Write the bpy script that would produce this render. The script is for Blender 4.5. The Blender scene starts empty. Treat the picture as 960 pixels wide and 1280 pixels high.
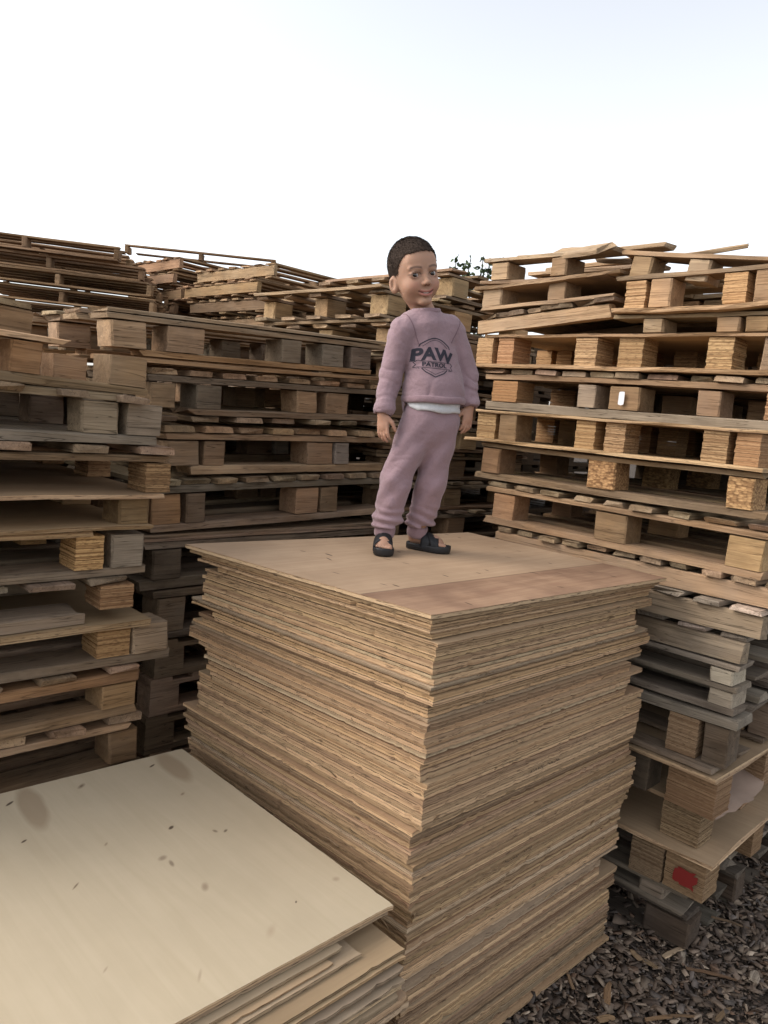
import bpy, bmesh, math, random, zlib
import numpy as np
from mathutils import Vector, Matrix, Euler
from mathutils.bvhtree import BVHTree

random.seed(11)
np.random.seed(11)
scene = bpy.context.scene
C = scene.collection

# ------------------------------------------------------------------ camera
PITCH, ROLL, CAMZ = 0.1259, 0.09, 1.75
cam_d = bpy.data.cameras.new('camera')
cam = bpy.data.objects.new('camera', cam_d)
C.objects.link(cam)
cam_d.lens = 27.0
cam_d.sensor_width = 36.0
cam_d.sensor_fit = 'AUTO'
cam_d.clip_start = 0.05
cam_d.clip_end = 500
_cp, _sp, _cr, _sr = math.cos(PITCH), math.sin(PITCH), math.cos(ROLL), math.sin(ROLL)
_f = Vector((0, _cp, -_sp)); _r = Vector((1, 0, 0)); _u = Vector((0, _sp, _cp))
_rx = _cr * _r + _sr * _u
_uy = -_sr * _r + _cr * _u
M3 = Matrix((_rx, _uy, -_f)).transposed()
cam.matrix_world = Matrix.Translation((0, 0, CAMZ)) @ M3.to_4x4()
scene.camera = cam

# ------------------------------------------------------------------ sky and sun
SUN_EL, SUN_AZ = 36.0, 262.0          # azimuth measured from +Y clockwise; the glow comes from the left
world = bpy.data.worlds.new('World')
scene.world = world
world.use_nodes = True
wn = world.node_tree
bg = wn.nodes['Background']
sky = wn.nodes.new('ShaderNodeTexSky')
sky.sky_type = 'NISHITA'
sky.sun_disc = False
sky.sun_elevation = math.radians(SUN_EL)
sky.sun_rotation = math.radians(SUN_AZ)
sky.air_density = 1.0
sky.dust_density = 2.0
sky.ozone_density = 1.0
hs = wn.nodes.new('ShaderNodeHueSaturation')
hs.inputs['Saturation'].default_value = 0.24
wn.links.new(sky.outputs[0], hs.inputs['Color'])
wn.links.new(hs.outputs[0], bg.inputs['Color'])
bg.inputs['Strength'].default_value = 0.15

sl = bpy.data.lights.new('sun', 'SUN')
sl.energy = 0.6
sl.angle = math.radians(35)
sl.color = (1.0, 0.86, 0.70)
sun = bpy.data.objects.new('sun', sl)
C.objects.link(sun)
_az, _el = math.radians(SUN_AZ), math.radians(SUN_EL)
_tosun = Vector((math.sin(_az) * math.cos(_el), math.cos(_az) * math.cos(_el), math.sin(_el)))
sun.rotation_euler = (-_tosun).to_track_quat('-Z', 'Y').to_euler()

vs = scene.view_settings
vs.view_transform = 'Standard'
vs.look = 'None'
vs.exposure = 1.15
vs.gamma = 1.0
vs.use_curve_mapping = False
scene.render.film_transparent = False

# ------------------------------------------------------------------ node helpers
class NT:
    def __init__(self, name):
        self.m = bpy.data.materials.new(name)
        self.m.use_nodes = True
        self.t = self.m.node_tree
        self.b = self.t.nodes['Principled BSDF']
    def n(self, typ, **kw):
        nd = self.t.nodes.new('ShaderNode' + typ)
        for k, v in kw.items():
            setattr(nd, k, v)
        return nd
    def l(self, a, b):
        self.t.links.new(a, b)
    def val(self, sock, v):
        if isinstance(v, bpy.types.NodeSocket):
            self.l(v, sock)
        else:
            sock.default_value = v
    def math(self, op, a, b=0.0, c=None, clamp=False):
        nd = self.n('Math', operation=op, use_clamp=clamp)
        self.val(nd.inputs[0], a); self.val(nd.inputs[1], b)
        if c is not None: self.val(nd.inputs[2], c)
        return nd.outputs[0]
    def vmath(self, op, a, b):
        nd = self.n('VectorMath', operation=op)
        self.val(nd.inputs[0], a); self.val(nd.inputs[1], b)
        return nd.outputs[0]
    def noise(self, vec, scale=1.0, detail=4.0, rough=0.55, dist=0.0):
        nd = self.n('TexNoise')
        self.l(vec, nd.inputs['Vector'])
        nd.inputs['Scale'].default_value = scale
        nd.inputs['Detail'].default_value = detail
        nd.inputs['Roughness'].default_value = rough
        nd.inputs['Distortion'].default_value = dist
        return nd.outputs[0]
    def ramp(self, fac, stops):
        nd = self.n('ValToRGB')
        e = nd.color_ramp.elements
        while len(e) < len(stops): e.new(0.5)
        for i, (p, c) in enumerate(stops):
            e[i].position = p
            e[i].color = (c, c, c, 1) if not hasattr(c, '__len__') else (*c, 1)
        self.l(fac, nd.inputs[0])
        return nd.outputs[0]
    def mix(self, fac, a, b, blend='MIX'):
        nd = self.n('Mix', data_type='RGBA', blend_type=blend)
        self.val(nd.inputs[0], fac)
        for s, v in ((nd.inputs[6], a), (nd.inputs[7], b)):
            if isinstance(v, bpy.types.NodeSocket): self.l(v, s)
            else: s.default_value = (*v, 1) if len(v) == 3 else v
        return nd.outputs[2]
    def objvec(self, sc=(1, 1, 1), rnd=True):
        tc = self.n('TexCoord')
        v = tc.outputs['Object']
        if rnd:
            oi = self.n('ObjectInfo')
            r = self.math('MULTIPLY', oi.outputs['Random'], 57.3)
            cb = self.n('CombineXYZ')
            self.l(r, cb.inputs[0]); self.l(r, cb.inputs[1]); self.l(r, cb.inputs[2])
            v = self.vmath('ADD', v, cb.outputs[0])
        return v
    def scaled(self, v, sc):
        return self.vmath('MULTIPLY', v, sc)
    def bump(self, h, strength=0.3, dist=0.004):
        nd = self.n('Bump')
        nd.inputs['Strength'].default_value = strength
        nd.inputs['Distance'].default_value = dist
        self.l(h, nd.inputs['Height'])
        self.l(nd.outputs[0], self.b.inputs['Normal'])
    def out(self, col, rough=0.85, spec=0.25):
        if isinstance(col, bpy.types.NodeSocket): self.l(col, self.b.inputs['Base Color'])
        else: self.b.inputs['Base Color'].default_value = (*col, 1)
        self.val(self.b.inputs['Roughness'], rough)
        self.b.inputs['Specular IOR Level'].default_value = spec
        return self.m

def wood_mat(name, light, dark, weather, crack=0.5):
    """sawn timber, grain along local X, tinted by the object's own colour"""
    t = NT(name)
    v = t.objvec()
    oi = t.n('ObjectInfo')
    g = t.noise(t.scaled(v, (2.2, 34, 34)), 1, 6, 0.62, 0.6)
    f = t.noise(t.scaled(v, (9, 190, 190)), 1, 3, 0.6)
    bl = t.noise(v, 5.5, 4, 0.6)
    st = t.noise(t.scaled(v, (3.5, 9, 9)), 1, 5, 0.65)
    col = t.mix(t.ramp(g, [(0.30, 0.0), (0.70, 1.0)]), dark, light)
    col = t.mix(t.math('MULTIPLY', t.ramp(f, [(0.35, 1.0), (0.62, 0.0)]), 0.35), col, tuple(x * 0.55 for x in dark))
    grey = (0.28, 0.232, 0.182)
    col = t.mix(t.math('MULTIPLY', t.ramp(bl, [(0.35, 0.0), (0.68, 1.0)]), weather), col, grey)
    col = t.mix(t.math('MULTIPLY', t.ramp(st, [(0.50, 0.0), (0.72, 1.0)]), 0.55), col, tuple(x * 0.42 for x in dark))
    ck = t.noise(t.scaled(v, (1.6, 55, 55)), 1, 2, 0.5, 1.2)
    ckm = t.ramp(ck, [(0.485, 0.0), (0.5, 1.0), (0.515, 0.0)])
    col = t.mix(t.math('MULTIPLY', ckm, crack), col, tuple(x * 0.25 for x in dark))
    # each board its own brightness
    r2 = t.math('FRACT', t.math('MULTIPLY', oi.outputs['Random'], 7.31))
    br = t.math('ADD', t.math('MULTIPLY', r2, 0.6), 0.70)
    cb = t.n('CombineColor')
    for i in range(3): t.l(br, cb.inputs[i])
    col = t.mix(1.0, col, cb.outputs[0], 'MULTIPLY')
    col = t.mix(1.0, col, oi.outputs['Color'], 'MULTIPLY')
    h = t.math('ADD', g, t.math('MULTIPLY', f, 0.5))
    h = t.math('SUBTRACT', h, t.math('MULTIPLY', ckm, 0.6))
    t.bump(h, 0.55, 0.004)
    return t.out(col, 0.88, 0.2)

def lam_mat(name):
    """block glued up from plywood offcuts: each ply is a mesh layer, this adds veneer lines"""
    t = NT(name)
    v = t.objvec(rnd=False)
    oi = t.n('ObjectInfo')
    sx = t.n('SeparateXYZ'); t.l(v, sx.inputs[0])
    rv = t.objvec()
    wob = t.noise(t.scaled(rv, (14, 14, 60)), 1, 3)
    z = t.math('ADD', sx.outputs[2], t.math('MULTIPLY', wob, 0.004))
    k = t.math('FLOOR', t.math('MULTIPLY', z, 330.0))
    wn_ = t.n('TexWhiteNoise', noise_dimensions='2D')
    cb = t.n('CombineXYZ'); t.l(k, cb.inputs[0]); t.l(oi.outputs['Random'], cb.inputs[1])
    t.l(cb.outputs[0], wn_.inputs['Vector'])
    col = t.mix(wn_.outputs[0], (0.20, 0.125, 0.07), (0.46, 0.33, 0.20))
    g = t.noise(t.scaled(rv, (60, 60, 300)), 1, 4, 0.6)
    col = t.mix(t.math('MULTIPLY', t.ramp(g, [(0.52, 0.0), (0.62, 1.0)]), 0.65), col, (0.07, 0.042, 0.025))
    r2 = t.math('FRACT', t.math('MULTIPLY', oi.outputs['Random'], 5.7))
    col = t.mix(t.math('MULTIPLY', r2, 0.55), col, (0.38, 0.22, 0.12))
    col = t.mix(1.0, col, oi.outputs['Color'], 'MULTIPLY')
    t.bump(g, 0.6, 0.003)
    return t.out(col, 0.9, 0.15)

def chip_mat(name):
    """pressed wood-chip block"""
    t = NT(name)
    v = t.objvec()
    oi = t.n('ObjectInfo')
    vo = t.n('TexVoronoi'); t.l(t.scaled(v, (70, 120, 150)), vo.inputs['Vector']); vo.inputs['Scale'].default_value = 1
    hsv = t.n('SeparateColor'); t.l(vo.outputs['Color'], hsv.inputs[0])
    col = t.mix(hsv.outputs[0], (0.22, 0.13, 0.065), (0.50, 0.33, 0.17))
    col = t.mix(t.ramp(vo.outputs['Distance'], [(0.45, 0.0), (0.9, 0.8)]), col, (0.10, 0.055, 0.03))
    col = t.mix(1.0, col, oi.outputs['Color'], 'MULTIPLY')
    t.bump(vo.outputs['Distance'], 0.5, 0.004)
    return t.out(col, 0.9, 0.15)

def ply_mat(name, face_a, face_b, thick_lines=260.0, spots=(), strip=None, edge_l=(0.60, 0.428, 0.258), edge_d=(0.30, 0.192, 0.110), grain=(3, 60, 60), facevar=0.5):
    """plywood: veneer on the faces, stacked plies on the edges"""
    t = NT(name)
    v0 = t.objvec(rnd=False)
    rv = t.objvec()
    oi = t.n('ObjectInfo')
    geo = t.n('NewGeometry')
    sn = t.n('SeparateXYZ'); t.l(geo.outputs['Normal'], sn.inputs[0])
    isface = t.ramp(t.math('ABSOLUTE', sn.outputs[2]), [(0.55, 0.0), (0.7, 1.0)])
    sx = t.n('SeparateXYZ'); t.l(v0, sx.inputs[0])
    # veneer
    g = t.noise(t.scaled(rv, grain), 1, 6, 0.6, 0.8)
    b = t.noise(rv, 3.2, 4, 0.6)
    fc = t.mix(t.ramp(g, [(0.25, 0.0), (0.75, 1.0)]), face_a, face_b)
    fc = t.mix(t.math('MULTIPLY', t.ramp(b, [(0.4, 0.0), (0.7, 1.0)]), facevar), fc, tuple(x * 0.72 for x in face_a))
    if strip:
        wv = t.noise(v0, 9, 2)
        e = t.math('ADD', sx.outputs[1], t.math('MULTIPLY', t.math('SUBTRACT', wv, 0.5), 0.008))
        e = t.math('ADD', e, t.math('MULTIPLY', sx.outputs[0], strip[1]))
        s = t.math('LESS_THAN', e, strip[0])
        line = t.ramp(t.math('ABSOLUTE', t.math('SUBTRACT', e, strip[0])), [(0.0, 1.0), (0.004, 0.0)])
        red = t.mix(t.ramp(g, [(0.3, 0.0), (0.7, 1.0)]), (0.275, 0.165, 0.102), (0.38, 0.245, 0.156))
        red = t.mix(t.math('MULTIPLY', t.ramp(b, [(0.45, 0.0), (0.62, 1.0)]), 0.55), red, (0.14, 0.075, 0.05))
        fc = t.mix(s, fc, red)
        fc = t.mix(t.math('MULTIPLY', line, 0.6), fc, (0.10, 0.06, 0.04))
    for (x, y, rx, ry, rot, cc, stg, soft) in spots:
        dx = t.math('SUBTRACT', sx.outputs[0], x); dy = t.math('SUBTRACT', sx.outputs[1], y)
        c_, s_ = math.cos(rot), math.sin(rot)
        ex = t.math('DIVIDE', t.math('ADD', t.math('MULTIPLY', dx, c_), t.math('MULTIPLY', dy, s_)), rx)
        ey = t.math('DIVIDE', t.math('SUBTRACT', t.math('MULTIPLY', dy, c_), t.math('MULTIPLY', dx, s_)), ry)
        d = t.math('SQRT', t.math('ADD', t.math('MULTIPLY', ex, ex), t.math('MULTIPLY', ey, ey)))
        d = t.math('ADD', d, t.math('MULTIPLY', t.math('SUBTRACT', b, 0.5), 0.9))
        msk = t.ramp(d, [(max(0.0, 1 - soft), 1.0), (1.0, 0.0)])
        fc = t.mix(t.math('MULTIPLY', msk, stg), fc, cc)
    # edge plies
    wob = t.noise(t.scaled(rv, (5, 5, 5)), 1, 3)
    z = t.math('ADD', sx.outputs[2], t.math('MULTIPLY', wob, 0.0006))
    k = t.math('FLOOR', t.math('MULTIPLY', z, thick_lines))
    wnn = t.n('TexWhiteNoise', noise_dimensions='2D')
    cb = t.n('CombineXYZ'); t.l(k, cb.inputs[0]); t.l(oi.outputs['Random'], cb.inputs[1])
    t.l(cb.outputs[0], wnn.inputs['Vector'])
    ec = t.mix(wnn.outputs[0], edge_d, edge_l)
    eg = t.noise(t.scaled(rv, (26, 26, 420)), 1, 5, 0.62)
    ec = t.mix(t.math('MULTIPLY', t.ramp(eg, [(0.56, 0.0), (0.62, 1.0)]), 0.85), ec, (0.055, 0.035, 0.022))
    e2 = t.noise(t.scaled(rv, (4, 4, 30)), 1, 3)
    ec = t.mix(t.math('MULTIPLY', t.ramp(e2, [(0.45, 0.0), (0.75, 1.0)]), 0.45), ec, (0.33, 0.21, 0.122))
    r2 = t.math('FRACT', t.math('MULTIPLY', oi.outputs['Random'], 9.7))
    br = t.math('ADD', t.math('MULTIPLY', r2, 0.62), 0.58)
    cbb = t.n('CombineColor')
    for i in range(3): t.l(br, cbb.inputs[i])
    ec = t.mix(1.0, ec, cbb.outputs[0], 'MULTIPLY')
    col = t.mix(isface, ec, fc)
    col = t.mix(1.0, col, oi.outputs['Color'], 'MULTIPLY')
    h = t.math('ADD', t.math('MULTIPLY', g, 0.4), t.math('MULTIPLY', t.math('MULTIPLY', eg, -1.0), t.math('SUBTRACT', 1.0, isface)))
    t.bump(h, 0.35, 0.003)
    return t.out(col, 0.72, 0.25)

MAT = {}
MAT['tan'] = wood_mat('timber_tan', (0.44, 0.318, 0.200), (0.245, 0.162, 0.096), 0.45, 0.6)
MAT['aged'] = wood_mat('timber_aged', (0.41, 0.300, 0.200), (0.205, 0.142, 0.092), 0.55, 0.8)
MAT['grey'] = wood_mat('timber_grey', (0.375, 0.305, 0.232), (0.185, 0.143, 0.104), 0.7, 0.85)
MAT['lam'] = lam_mat('laminated_block')
MAT['chip'] = chip_mat('chip_block')
MAT['panel'] = ply_mat('panel_board', (0.36, 0.25, 0.15), (0.47, 0.34, 0.21), 300)

# ------------------------------------------------------------------ object helpers
def tag(o, label=None, cat=None, group=None, kind=None):
    if label: o['label'] = label
    if cat: o['category'] = cat
    if group: o['group'] = group
    if kind: o['kind'] = kind
    return o

def link(name, me, parent=None, loc=(0, 0, 0), rot=(0, 0, 0), col=None):
    o = bpy.data.objects.new(name, me)
    C.objects.link(o)
    if parent is not None: o.parent = parent
    o.location = loc
    o.rotation_euler = rot
    if col: o.color = (*col, 1)
    return o

def mesh_from(name, verts, faces, mat, smooth=False):
    me = bpy.data.meshes.new(name)
    me.from_pydata([tuple(map(float, v)) for v in verts], [], faces)
    if mat: me.materials.append(mat)
    if smooth:
        me.polygons.foreach_set('use_smooth', [True] * len(me.polygons))
    me.update()
    return me

def fast_mesh(name, V, F, mat, smooth=False):
    """numpy arrays of vertices and equal-sized faces"""
    me = bpy.data.meshes.new(name)
    V = np.asarray(V, dtype=np.float32); F = np.asarray(F, dtype=np.int32)
    n, k = F.shape
    me.vertices.add(len(V)); me.vertices.foreach_set('co', V.ravel())
    me.loops.add(n * k); me.loops.foreach_set('vertex_index', F.ravel())
    me.polygons.add(n)
    me.polygons.foreach_set('loop_start', np.arange(0, n * k, k, dtype=np.int32))
    me.polygons.foreach_set('loop_total', np.full(n, k, dtype=np.int32))
    if smooth: me.polygons.foreach_set('use_smooth', np.ones(n, dtype=bool))
    me.update(calc_edges=True)
    me.validate()
    if mat: me.materials.append(mat)
    return me

_cache = {}
def board_mesh(L, W, T, mat, var=0):
    """sawn board, length on local X from 0, width on Y centred, thickness on Z from 0; worn, slightly bowed"""
    key = ('b', round(L, 2), round(W, 3), round(T, 3), mat, var)
    if key in _cache: return _cache[key]
    rg = random.Random(zlib.crc32(repr(key).encode()))
    ns = 5
    c = min(0.004, T * 0.2)
    bow = rg.uniform(-0.0045, 0.003); cr = rg.uniform(-0.005, 0.005)
    vs_, fs = [], []
    for i in range(ns + 1):
        q = i / ns
        x = L * q
        e = rg.uniform(-0.010, 0.006) if i in (0, ns) else 0
        b = 4 * q * (1 - q)
        if var == 3 and i in (0, ns): e -= rg.uniform(0, .02) * (1 if i else -1)
        prof = [(-W/2, c), (-W/2, T - c), (-W/2 + c*1.5, T), (W/2 - c*1.5, T), (W/2, T - c), (W/2, c)]
        for j, (y, z) in enumerate(prof):
            jx = e + (rg.uniform(-0.022, 0.022) if var == 3 else rg.uniform(-0.007, 0.007)) * (1 if i in (0, ns) else 0)
            vs_.append((x + jx, y + cr * b + rg.uniform(-0.003, 0.003), z + bow * b + rg.uniform(-0.0018, 0.0012)))
    P = 6
    for i in range(ns):
        for j in range(P):
            a = i * P + j; b_ = i * P + (j + 1) % P
            fs.append((a, b_, b_ + P, a + P))
    fs.append(tuple(range(P - 1, -1, -1)))
    fs.append(tuple(ns * P + j for j in range(P)))
    me = mesh_from('board', vs_, [f[::-1] for f in fs], MAT[mat])
    _cache[key] = me
    return me

def box_geo(vs_, fs, x0, x1, y0, y1, z0, z1, rg=None, j=0.0):
    o = len(vs_)
    r = (lambda: rg.uniform(-j, j)) if rg else (lambda: 0)
    for z in (z0, z1):
        for (x, y) in ((x0, y0), (x1, y0), (x1, y1), (x0, y1)):
            vs_.append((x + r(), y + r(), z + r() * 0.3))
    for f in ((3, 2, 1, 0), (4, 5, 6, 7), (0, 1, 5, 4), (1, 2, 6, 5), (2, 3, 7, 6), (3, 0, 4, 7)):
        fs.append(tuple(o + k for k in f))

def block_mesh(W, D, H, kind, var=0):
    """pallet block, front face on local y=0, centred on X"""
    key = ('k', round(W, 3), round(D, 3), round(H, 3), kind, var)
    if key in _cache: return _cache[key]
    rg = random.Random(zlib.crc32(repr(key).encode()))
    vs_, fs = [], []
    if kind == 'lam':
        n = max(4, int(round(H / 0.0125)))
        z = 0.0
        hs_ = [rg.uniform(0.8, 1.3) for _ in range(n)]
        s = H / sum(hs_)
        for h in hs_:
            j = rg.uniform(-0.0016, 0.0014); k = rg.uniform(-0.0014, 0.0016); m = rg.uniform(-0.0014, 0.0014)
            box_geo(vs_, fs, -W/2 + k, W/2 + m, j, D + rg.uniform(-.003, .003), z, z + h * s - 0.0009, rg, 0.0008)
            z += h * s
        me = mesh_from('block', vs_, fs, MAT['lam'])
    else:
        # worn solid block, chamfered vertical edges, slightly off square
        c = rg.uniform(0.003, 0.007)
        sk = rg.uniform(-0.004, 0.004)
        for q, z in enumerate((0, 0.3 * H, 0.72 * H, H)):
            for (x, y) in ((-W/2 + c, 0), (W/2 - c, 0), (W/2, c), (W/2, D - c), (W/2 - c, D), (-W/2 + c, D), (-W/2, D - c), (-W/2, c)):
                vs_.append((x + sk * (z / H - .5) + rg.uniform(-.0015, .0015), y + rg.uniform(-.0015, .0015), z + (rg.uniform(-.002, 0) if q == 3 else 0)))
        for q in range(3):
            for j in range(8):
                a = q * 8 + j; b = q * 8 + (j + 1) % 8
                fs.append((a, b, b + 8, a + 8))
        fs.append(tuple(range(7, -1, -1))); fs.append(tuple(24 + j for j in range(8)))
        me = mesh_from('block', vs_, fs, MAT[kind])
    _cache[key] = me
    return me

def panel_mesh(L, D, T, var=0, sag=0.0):
    """thin sheet lying on blocks, ragged outline"""
    key = ('p', round(L, 2), round(D, 2), round(T, 3), var, sag)
    if key in _cache: return _cache[key]
    rg = random.Random(zlib.crc32(repr(key).encode()))
    nx, ny = 10, 4
    vs_, fs = [], []
    for z in (0, T):
        for i in range(nx + 1):
            for k in range(ny + 1):
                ex = rg.uniform(-0.006, 0.006) if i in (0, nx) else 0
                ey = rg.uniform(-0.006, 0.006) if k in (0, ny) else 0
                q = i / nx
                vs_.append((L * q + ex, D * k / ny + ey, z - sag * 4 * q * (1 - q) + (0.0015 * math.sin(q * 17 + var))))
    N = (nx + 1) * (ny + 1)
    def id_(i, k, t): return t * N + i * (ny + 1) + k
    for i in range(nx):
        for k in range(ny):
            fs.append((id_(i, k, 1), id_(i + 1, k, 1), id_(i + 1, k + 1, 1), id_(i, k + 1, 1)))
            fs.append((id_(i, k + 1, 0), id_(i + 1, k + 1, 0), id_(i + 1, k, 0), id_(i, k, 0)))
    for i in range(nx):
        fs.append((id_(i, 0, 0), id_(i + 1, 0, 0), id_(i + 1, 0, 1), id_(i, 0, 1)))
        fs.append((id_(i + 1, ny, 0), id_(i, ny, 0), id_(i, ny, 1), id_(i + 1, ny, 1)))
    for k in range(ny):
        fs.append((id_(0, k + 1, 0), id_(0, k, 0), id_(0, k, 1), id_(0, k + 1, 1)))
        fs.append((id_(nx, k, 0), id_(nx, k + 1, 0), id_(nx, k + 1, 1), id_(nx, k, 1)))
    me = mesh_from('panel', vs_, fs, MAT['panel'])
    _cache[key] = me
    return me

A45 = math.radians(45)
U = Vector((math.cos(A45), math.sin(A45), 0)); V = Vector((-math.sin(A45), math.cos(A45), 0))
def uv(u, v, z=0.0):
    p = U * u + V * v
    return Vector((p.x, p.y, z))

DULL = {'pallets in the right-hand stack': 0.5}
def jc0(col, j=0.07):
    k = 1 + random.uniform(-j, j)
    return tuple(max(0.02, c * k * (1 + random.uniform(-j * 0.4, j * 0.4))) for c in col)

def pallet(root_loc, rotz, tilt, L, D, layers, label, group, name='wooden_pallet', pitch=0.0):
    """layers, bottom to top: ('X',z,t,w,mat,col[,rows]) boards along the face, ('Y',z,t,w,mat,col[,list or n]) boards
    running away from the face, ('K',z,h,[(x0,w,kind,col)],[rows]) blocks, ('P',z,t,col[,x0,x1,over]) thin panel"""
    root = link(name, None, None, root_loc, (pitch, -math.atan(tilt), rotz))
    root.empty_display_size = 0.1
    tag(root, label, 'pallet', group)
    grey_ = DULL.get(group, 0.0)
    def jc(col, j=0.07):
        l_ = .35 * col[0] + .45 * col[1] + .2 * col[2]
        return jc0(tuple(c * (1 - grey_) + l_ * grey_ for c in col), j)
    for ly in layers:
        if ly[0] == 'X':
            _, z, t, w, mat, col = ly[:6]
            rows = ly[6] if len(ly) > 6 else ((0.0, 0.25, 0.5, 0.75, 1.0) if w > .05 else (0.0, 0.5, 1.0))
            x0, x1 = (ly[7], ly[8]) if len(ly) > 8 else (0.0, L)
            for q in rows:
                y = w / 2 + (D - w) * q + random.uniform(-.004, .004)
                ll = x1 - x0 + random.uniform(-.012, .008)
                link('board', board_mesh(ll, w, t, mat, random.randrange(4)), root, (x0 + random.uniform(-.004, .006), y, z), (0, 0, random.uniform(-.006, .006)), jc(col))
        elif ly[0] == 'Y':
            _, z, t, w, mat, col = ly[:6]
            pos = ly[6] if len(ly) > 6 else 7
            x0, x1 = (ly[7], ly[8]) if len(ly) > 8 else (0.0, L)
            if isinstance(pos, int):
                n = pos
                pos = [(x0 + w / 2 + (x1 - x0 - w) * i / (n - 1) + random.uniform(-.012, .012)) for i in range(n)]
            for x in pos:
                ww = round(w * random.choice((0.82, 0.92, 1.0, 1.08)), 3)
                o = link('board', board_mesh(D, ww, t, mat, random.randrange(5)), root, (x, random.uniform(-.02, .008), z), (0, 0, math.pi / 2 + random.uniform(-.015, .015)), jc(col, 0.12))
        elif ly[0] == 'K':
            _, z, h, cols = ly[:4]
            rows = ly[4] if len(ly) > 4 else (0.0, 0.5, 1.0)
            for (x0, w, kind, col) in cols:
                for q in rows:
                    d = 0.10 if q else 0.115
                    y = (D - d) * q + random.uniform(-.006, .006)
                    link('block', block_mesh(w, d, h, kind, random.randrange(4)), root, (x0 + w / 2 + random.uniform(-.003, .003), y, z), (0, 0, random.uniform(-.035, .035)), jc(col))
        elif ly[0] == 'P':
            _, z, t, col = ly[:4]
            x0, x1, ov = ly[4:7] if len(ly) > 4 else (0.0, L, 0.0)
            sag = ly[7] if len(ly) > 7 else 0.0
            link('panel', panel_mesh(x1 - x0, D + ov, t, random.randrange(3), sag), root, (x0, -ov, z), (0, 0, random.uniform(-.006, .006)), jc(col))
    return root

def plain_pallet(root_loc, rotz, L, D, H, label, group, mat='aged', col=(1, 1, 1)):
    """pallet that the photograph barely shows: one joined mesh"""
    key = ('pp', round(L, 2), round(D, 2), round(H, 3), mat)
    if key not in _cache:
        vs_, fs = [], []
        rg = random.Random(3)
        b = H * 0.62
        for q in (0, .5, 1):
            y = (D - .1) * q
            box_geo(vs_, fs, 0, L, y, y + .1, 0, H * .15, rg, .003)
            for x in (0, L / 2 - .06, L - .12):
                box_geo(vs_, fs, x, x + .12, y + .002, y + .098, H * .15, H * .15 + b, rg, .002)
            box_geo(vs_, fs, 0, L, y + .001, y + .099, H * .15 + b, H * .88, rg, .003)
        n = 7
        for i in range(n):
            x = (L - .1) * i / (n - 1)
            box_geo(vs_, fs, x, x + .09, 0, D, H * .88, H, rg, .003)
        _cache[key] = mesh_from('wooden_pallet', vs_, fs, MAT[mat])
    o = link('wooden_pallet', _cache[key], None, root_loc, (0, 0, rotz), jc0(col))
    return tag(o, label, 'pallet', group)

# ------------------------------------------------------------------ ground
def ground_mat():
    t = NT('yard_ground')
    tc = t.n('TexCoord')
    v = tc.outputs['Object']
    a = t.noise(v, 40, 6, 0.7); b = t.noise(v, 2.2, 4, 0.6)
    vo = t.n('TexVoronoi'); t.l(v, vo.inputs['Vector']); vo.inputs['Scale'].default_value = 55
    col = t.mix(t.ramp(a, [(0.3, 0.0), (0.7, 1.0)]), (0.06, 0.048, 0.038), (0.17, 0.135, 0.108))
    col = t.mix(t.math('MULTIPLY', vo.outputs['Distance'], 0.5), col, (0.03, 0.024, 0.02))
    col = t.mix(t.math('MULTIPLY', b, 0.4), col, (0.06, 0.05, 0.042))
    t.bump(t.math('ADD', a, vo.outputs['Distance']), 0.8, 0.02)
    return t.out(col, 0.95, 0.1)
gv, gf = [], []
def gh(x, y): return 0.012 * math.sin(x * 1.7) * math.cos(y * 1.3)
G = 40
xs = np.concatenate([[-150, -60, -25], np.linspace(-10, 10, G), [25, 60, 150]])
ys = np.concatenate([[-150, -60, -25], np.linspace(-8, 14, G), [30, 70, 150]])
for y in ys:
    for x in xs: gv.append((x, y, -0.004))
nx = len(xs)
for j in range(len(ys) - 1):
    for i in range(nx - 1):
        gf.append((j * nx + i, j * nx + i + 1, (j + 1) * nx + i + 1, (j + 1) * nx + i))
g = link('ground', mesh_from('ground', gv, gf, ground_mat()))
tag(g, kind='structure')
# ------------------------------------------------------------------ pallet stacks
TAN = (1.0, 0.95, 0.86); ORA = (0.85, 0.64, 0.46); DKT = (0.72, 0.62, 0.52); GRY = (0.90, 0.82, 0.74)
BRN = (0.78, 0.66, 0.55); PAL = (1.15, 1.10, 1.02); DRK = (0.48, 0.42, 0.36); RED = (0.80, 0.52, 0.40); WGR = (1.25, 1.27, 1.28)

ORD = ['topmost', 'second from the top', 'third from the top', 'fourth from the top', 'fifth from the top', 'sixth from the top',
       'seventh from the top', 'eighth from the top', 'ninth from the top', 'tenth from the top', 'eleventh from the top', 'twelfth from the top',
       'thirteenth from the top', 'fourteenth from the top', 'fifteenth from the top', 'sixteenth from the top', 'seventeenth from the top']

# --- right-hand stack: face on the plane u = 2.52, local x runs from the far end (v = 2.06) to the near corner
RR = math.radians(-45)
UR, VF = 2.52, 2.06
def rs(s0, s1): return (VF - max(s0, s1), abs(s1 - s0))          # measured span along v -> local x0, width
def rblocks(lst):
    out = []
    for (a, b, kind, col) in lst:
        x0, w = rs(a, b)
        out.append((x0, max(0.075, w), kind, col))
    return out
RG = 'pallets in the right-hand stack'
right = []
def R(z0, layers, tilt=0.0, L=1.2, sfar=VF, du=0.0, D=0.95, yaw=0.0, desc='', pitch=0.0):
    right.append((z0, layers, tilt, L, sfar, du, D, yaw, desc, pitch))

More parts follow.
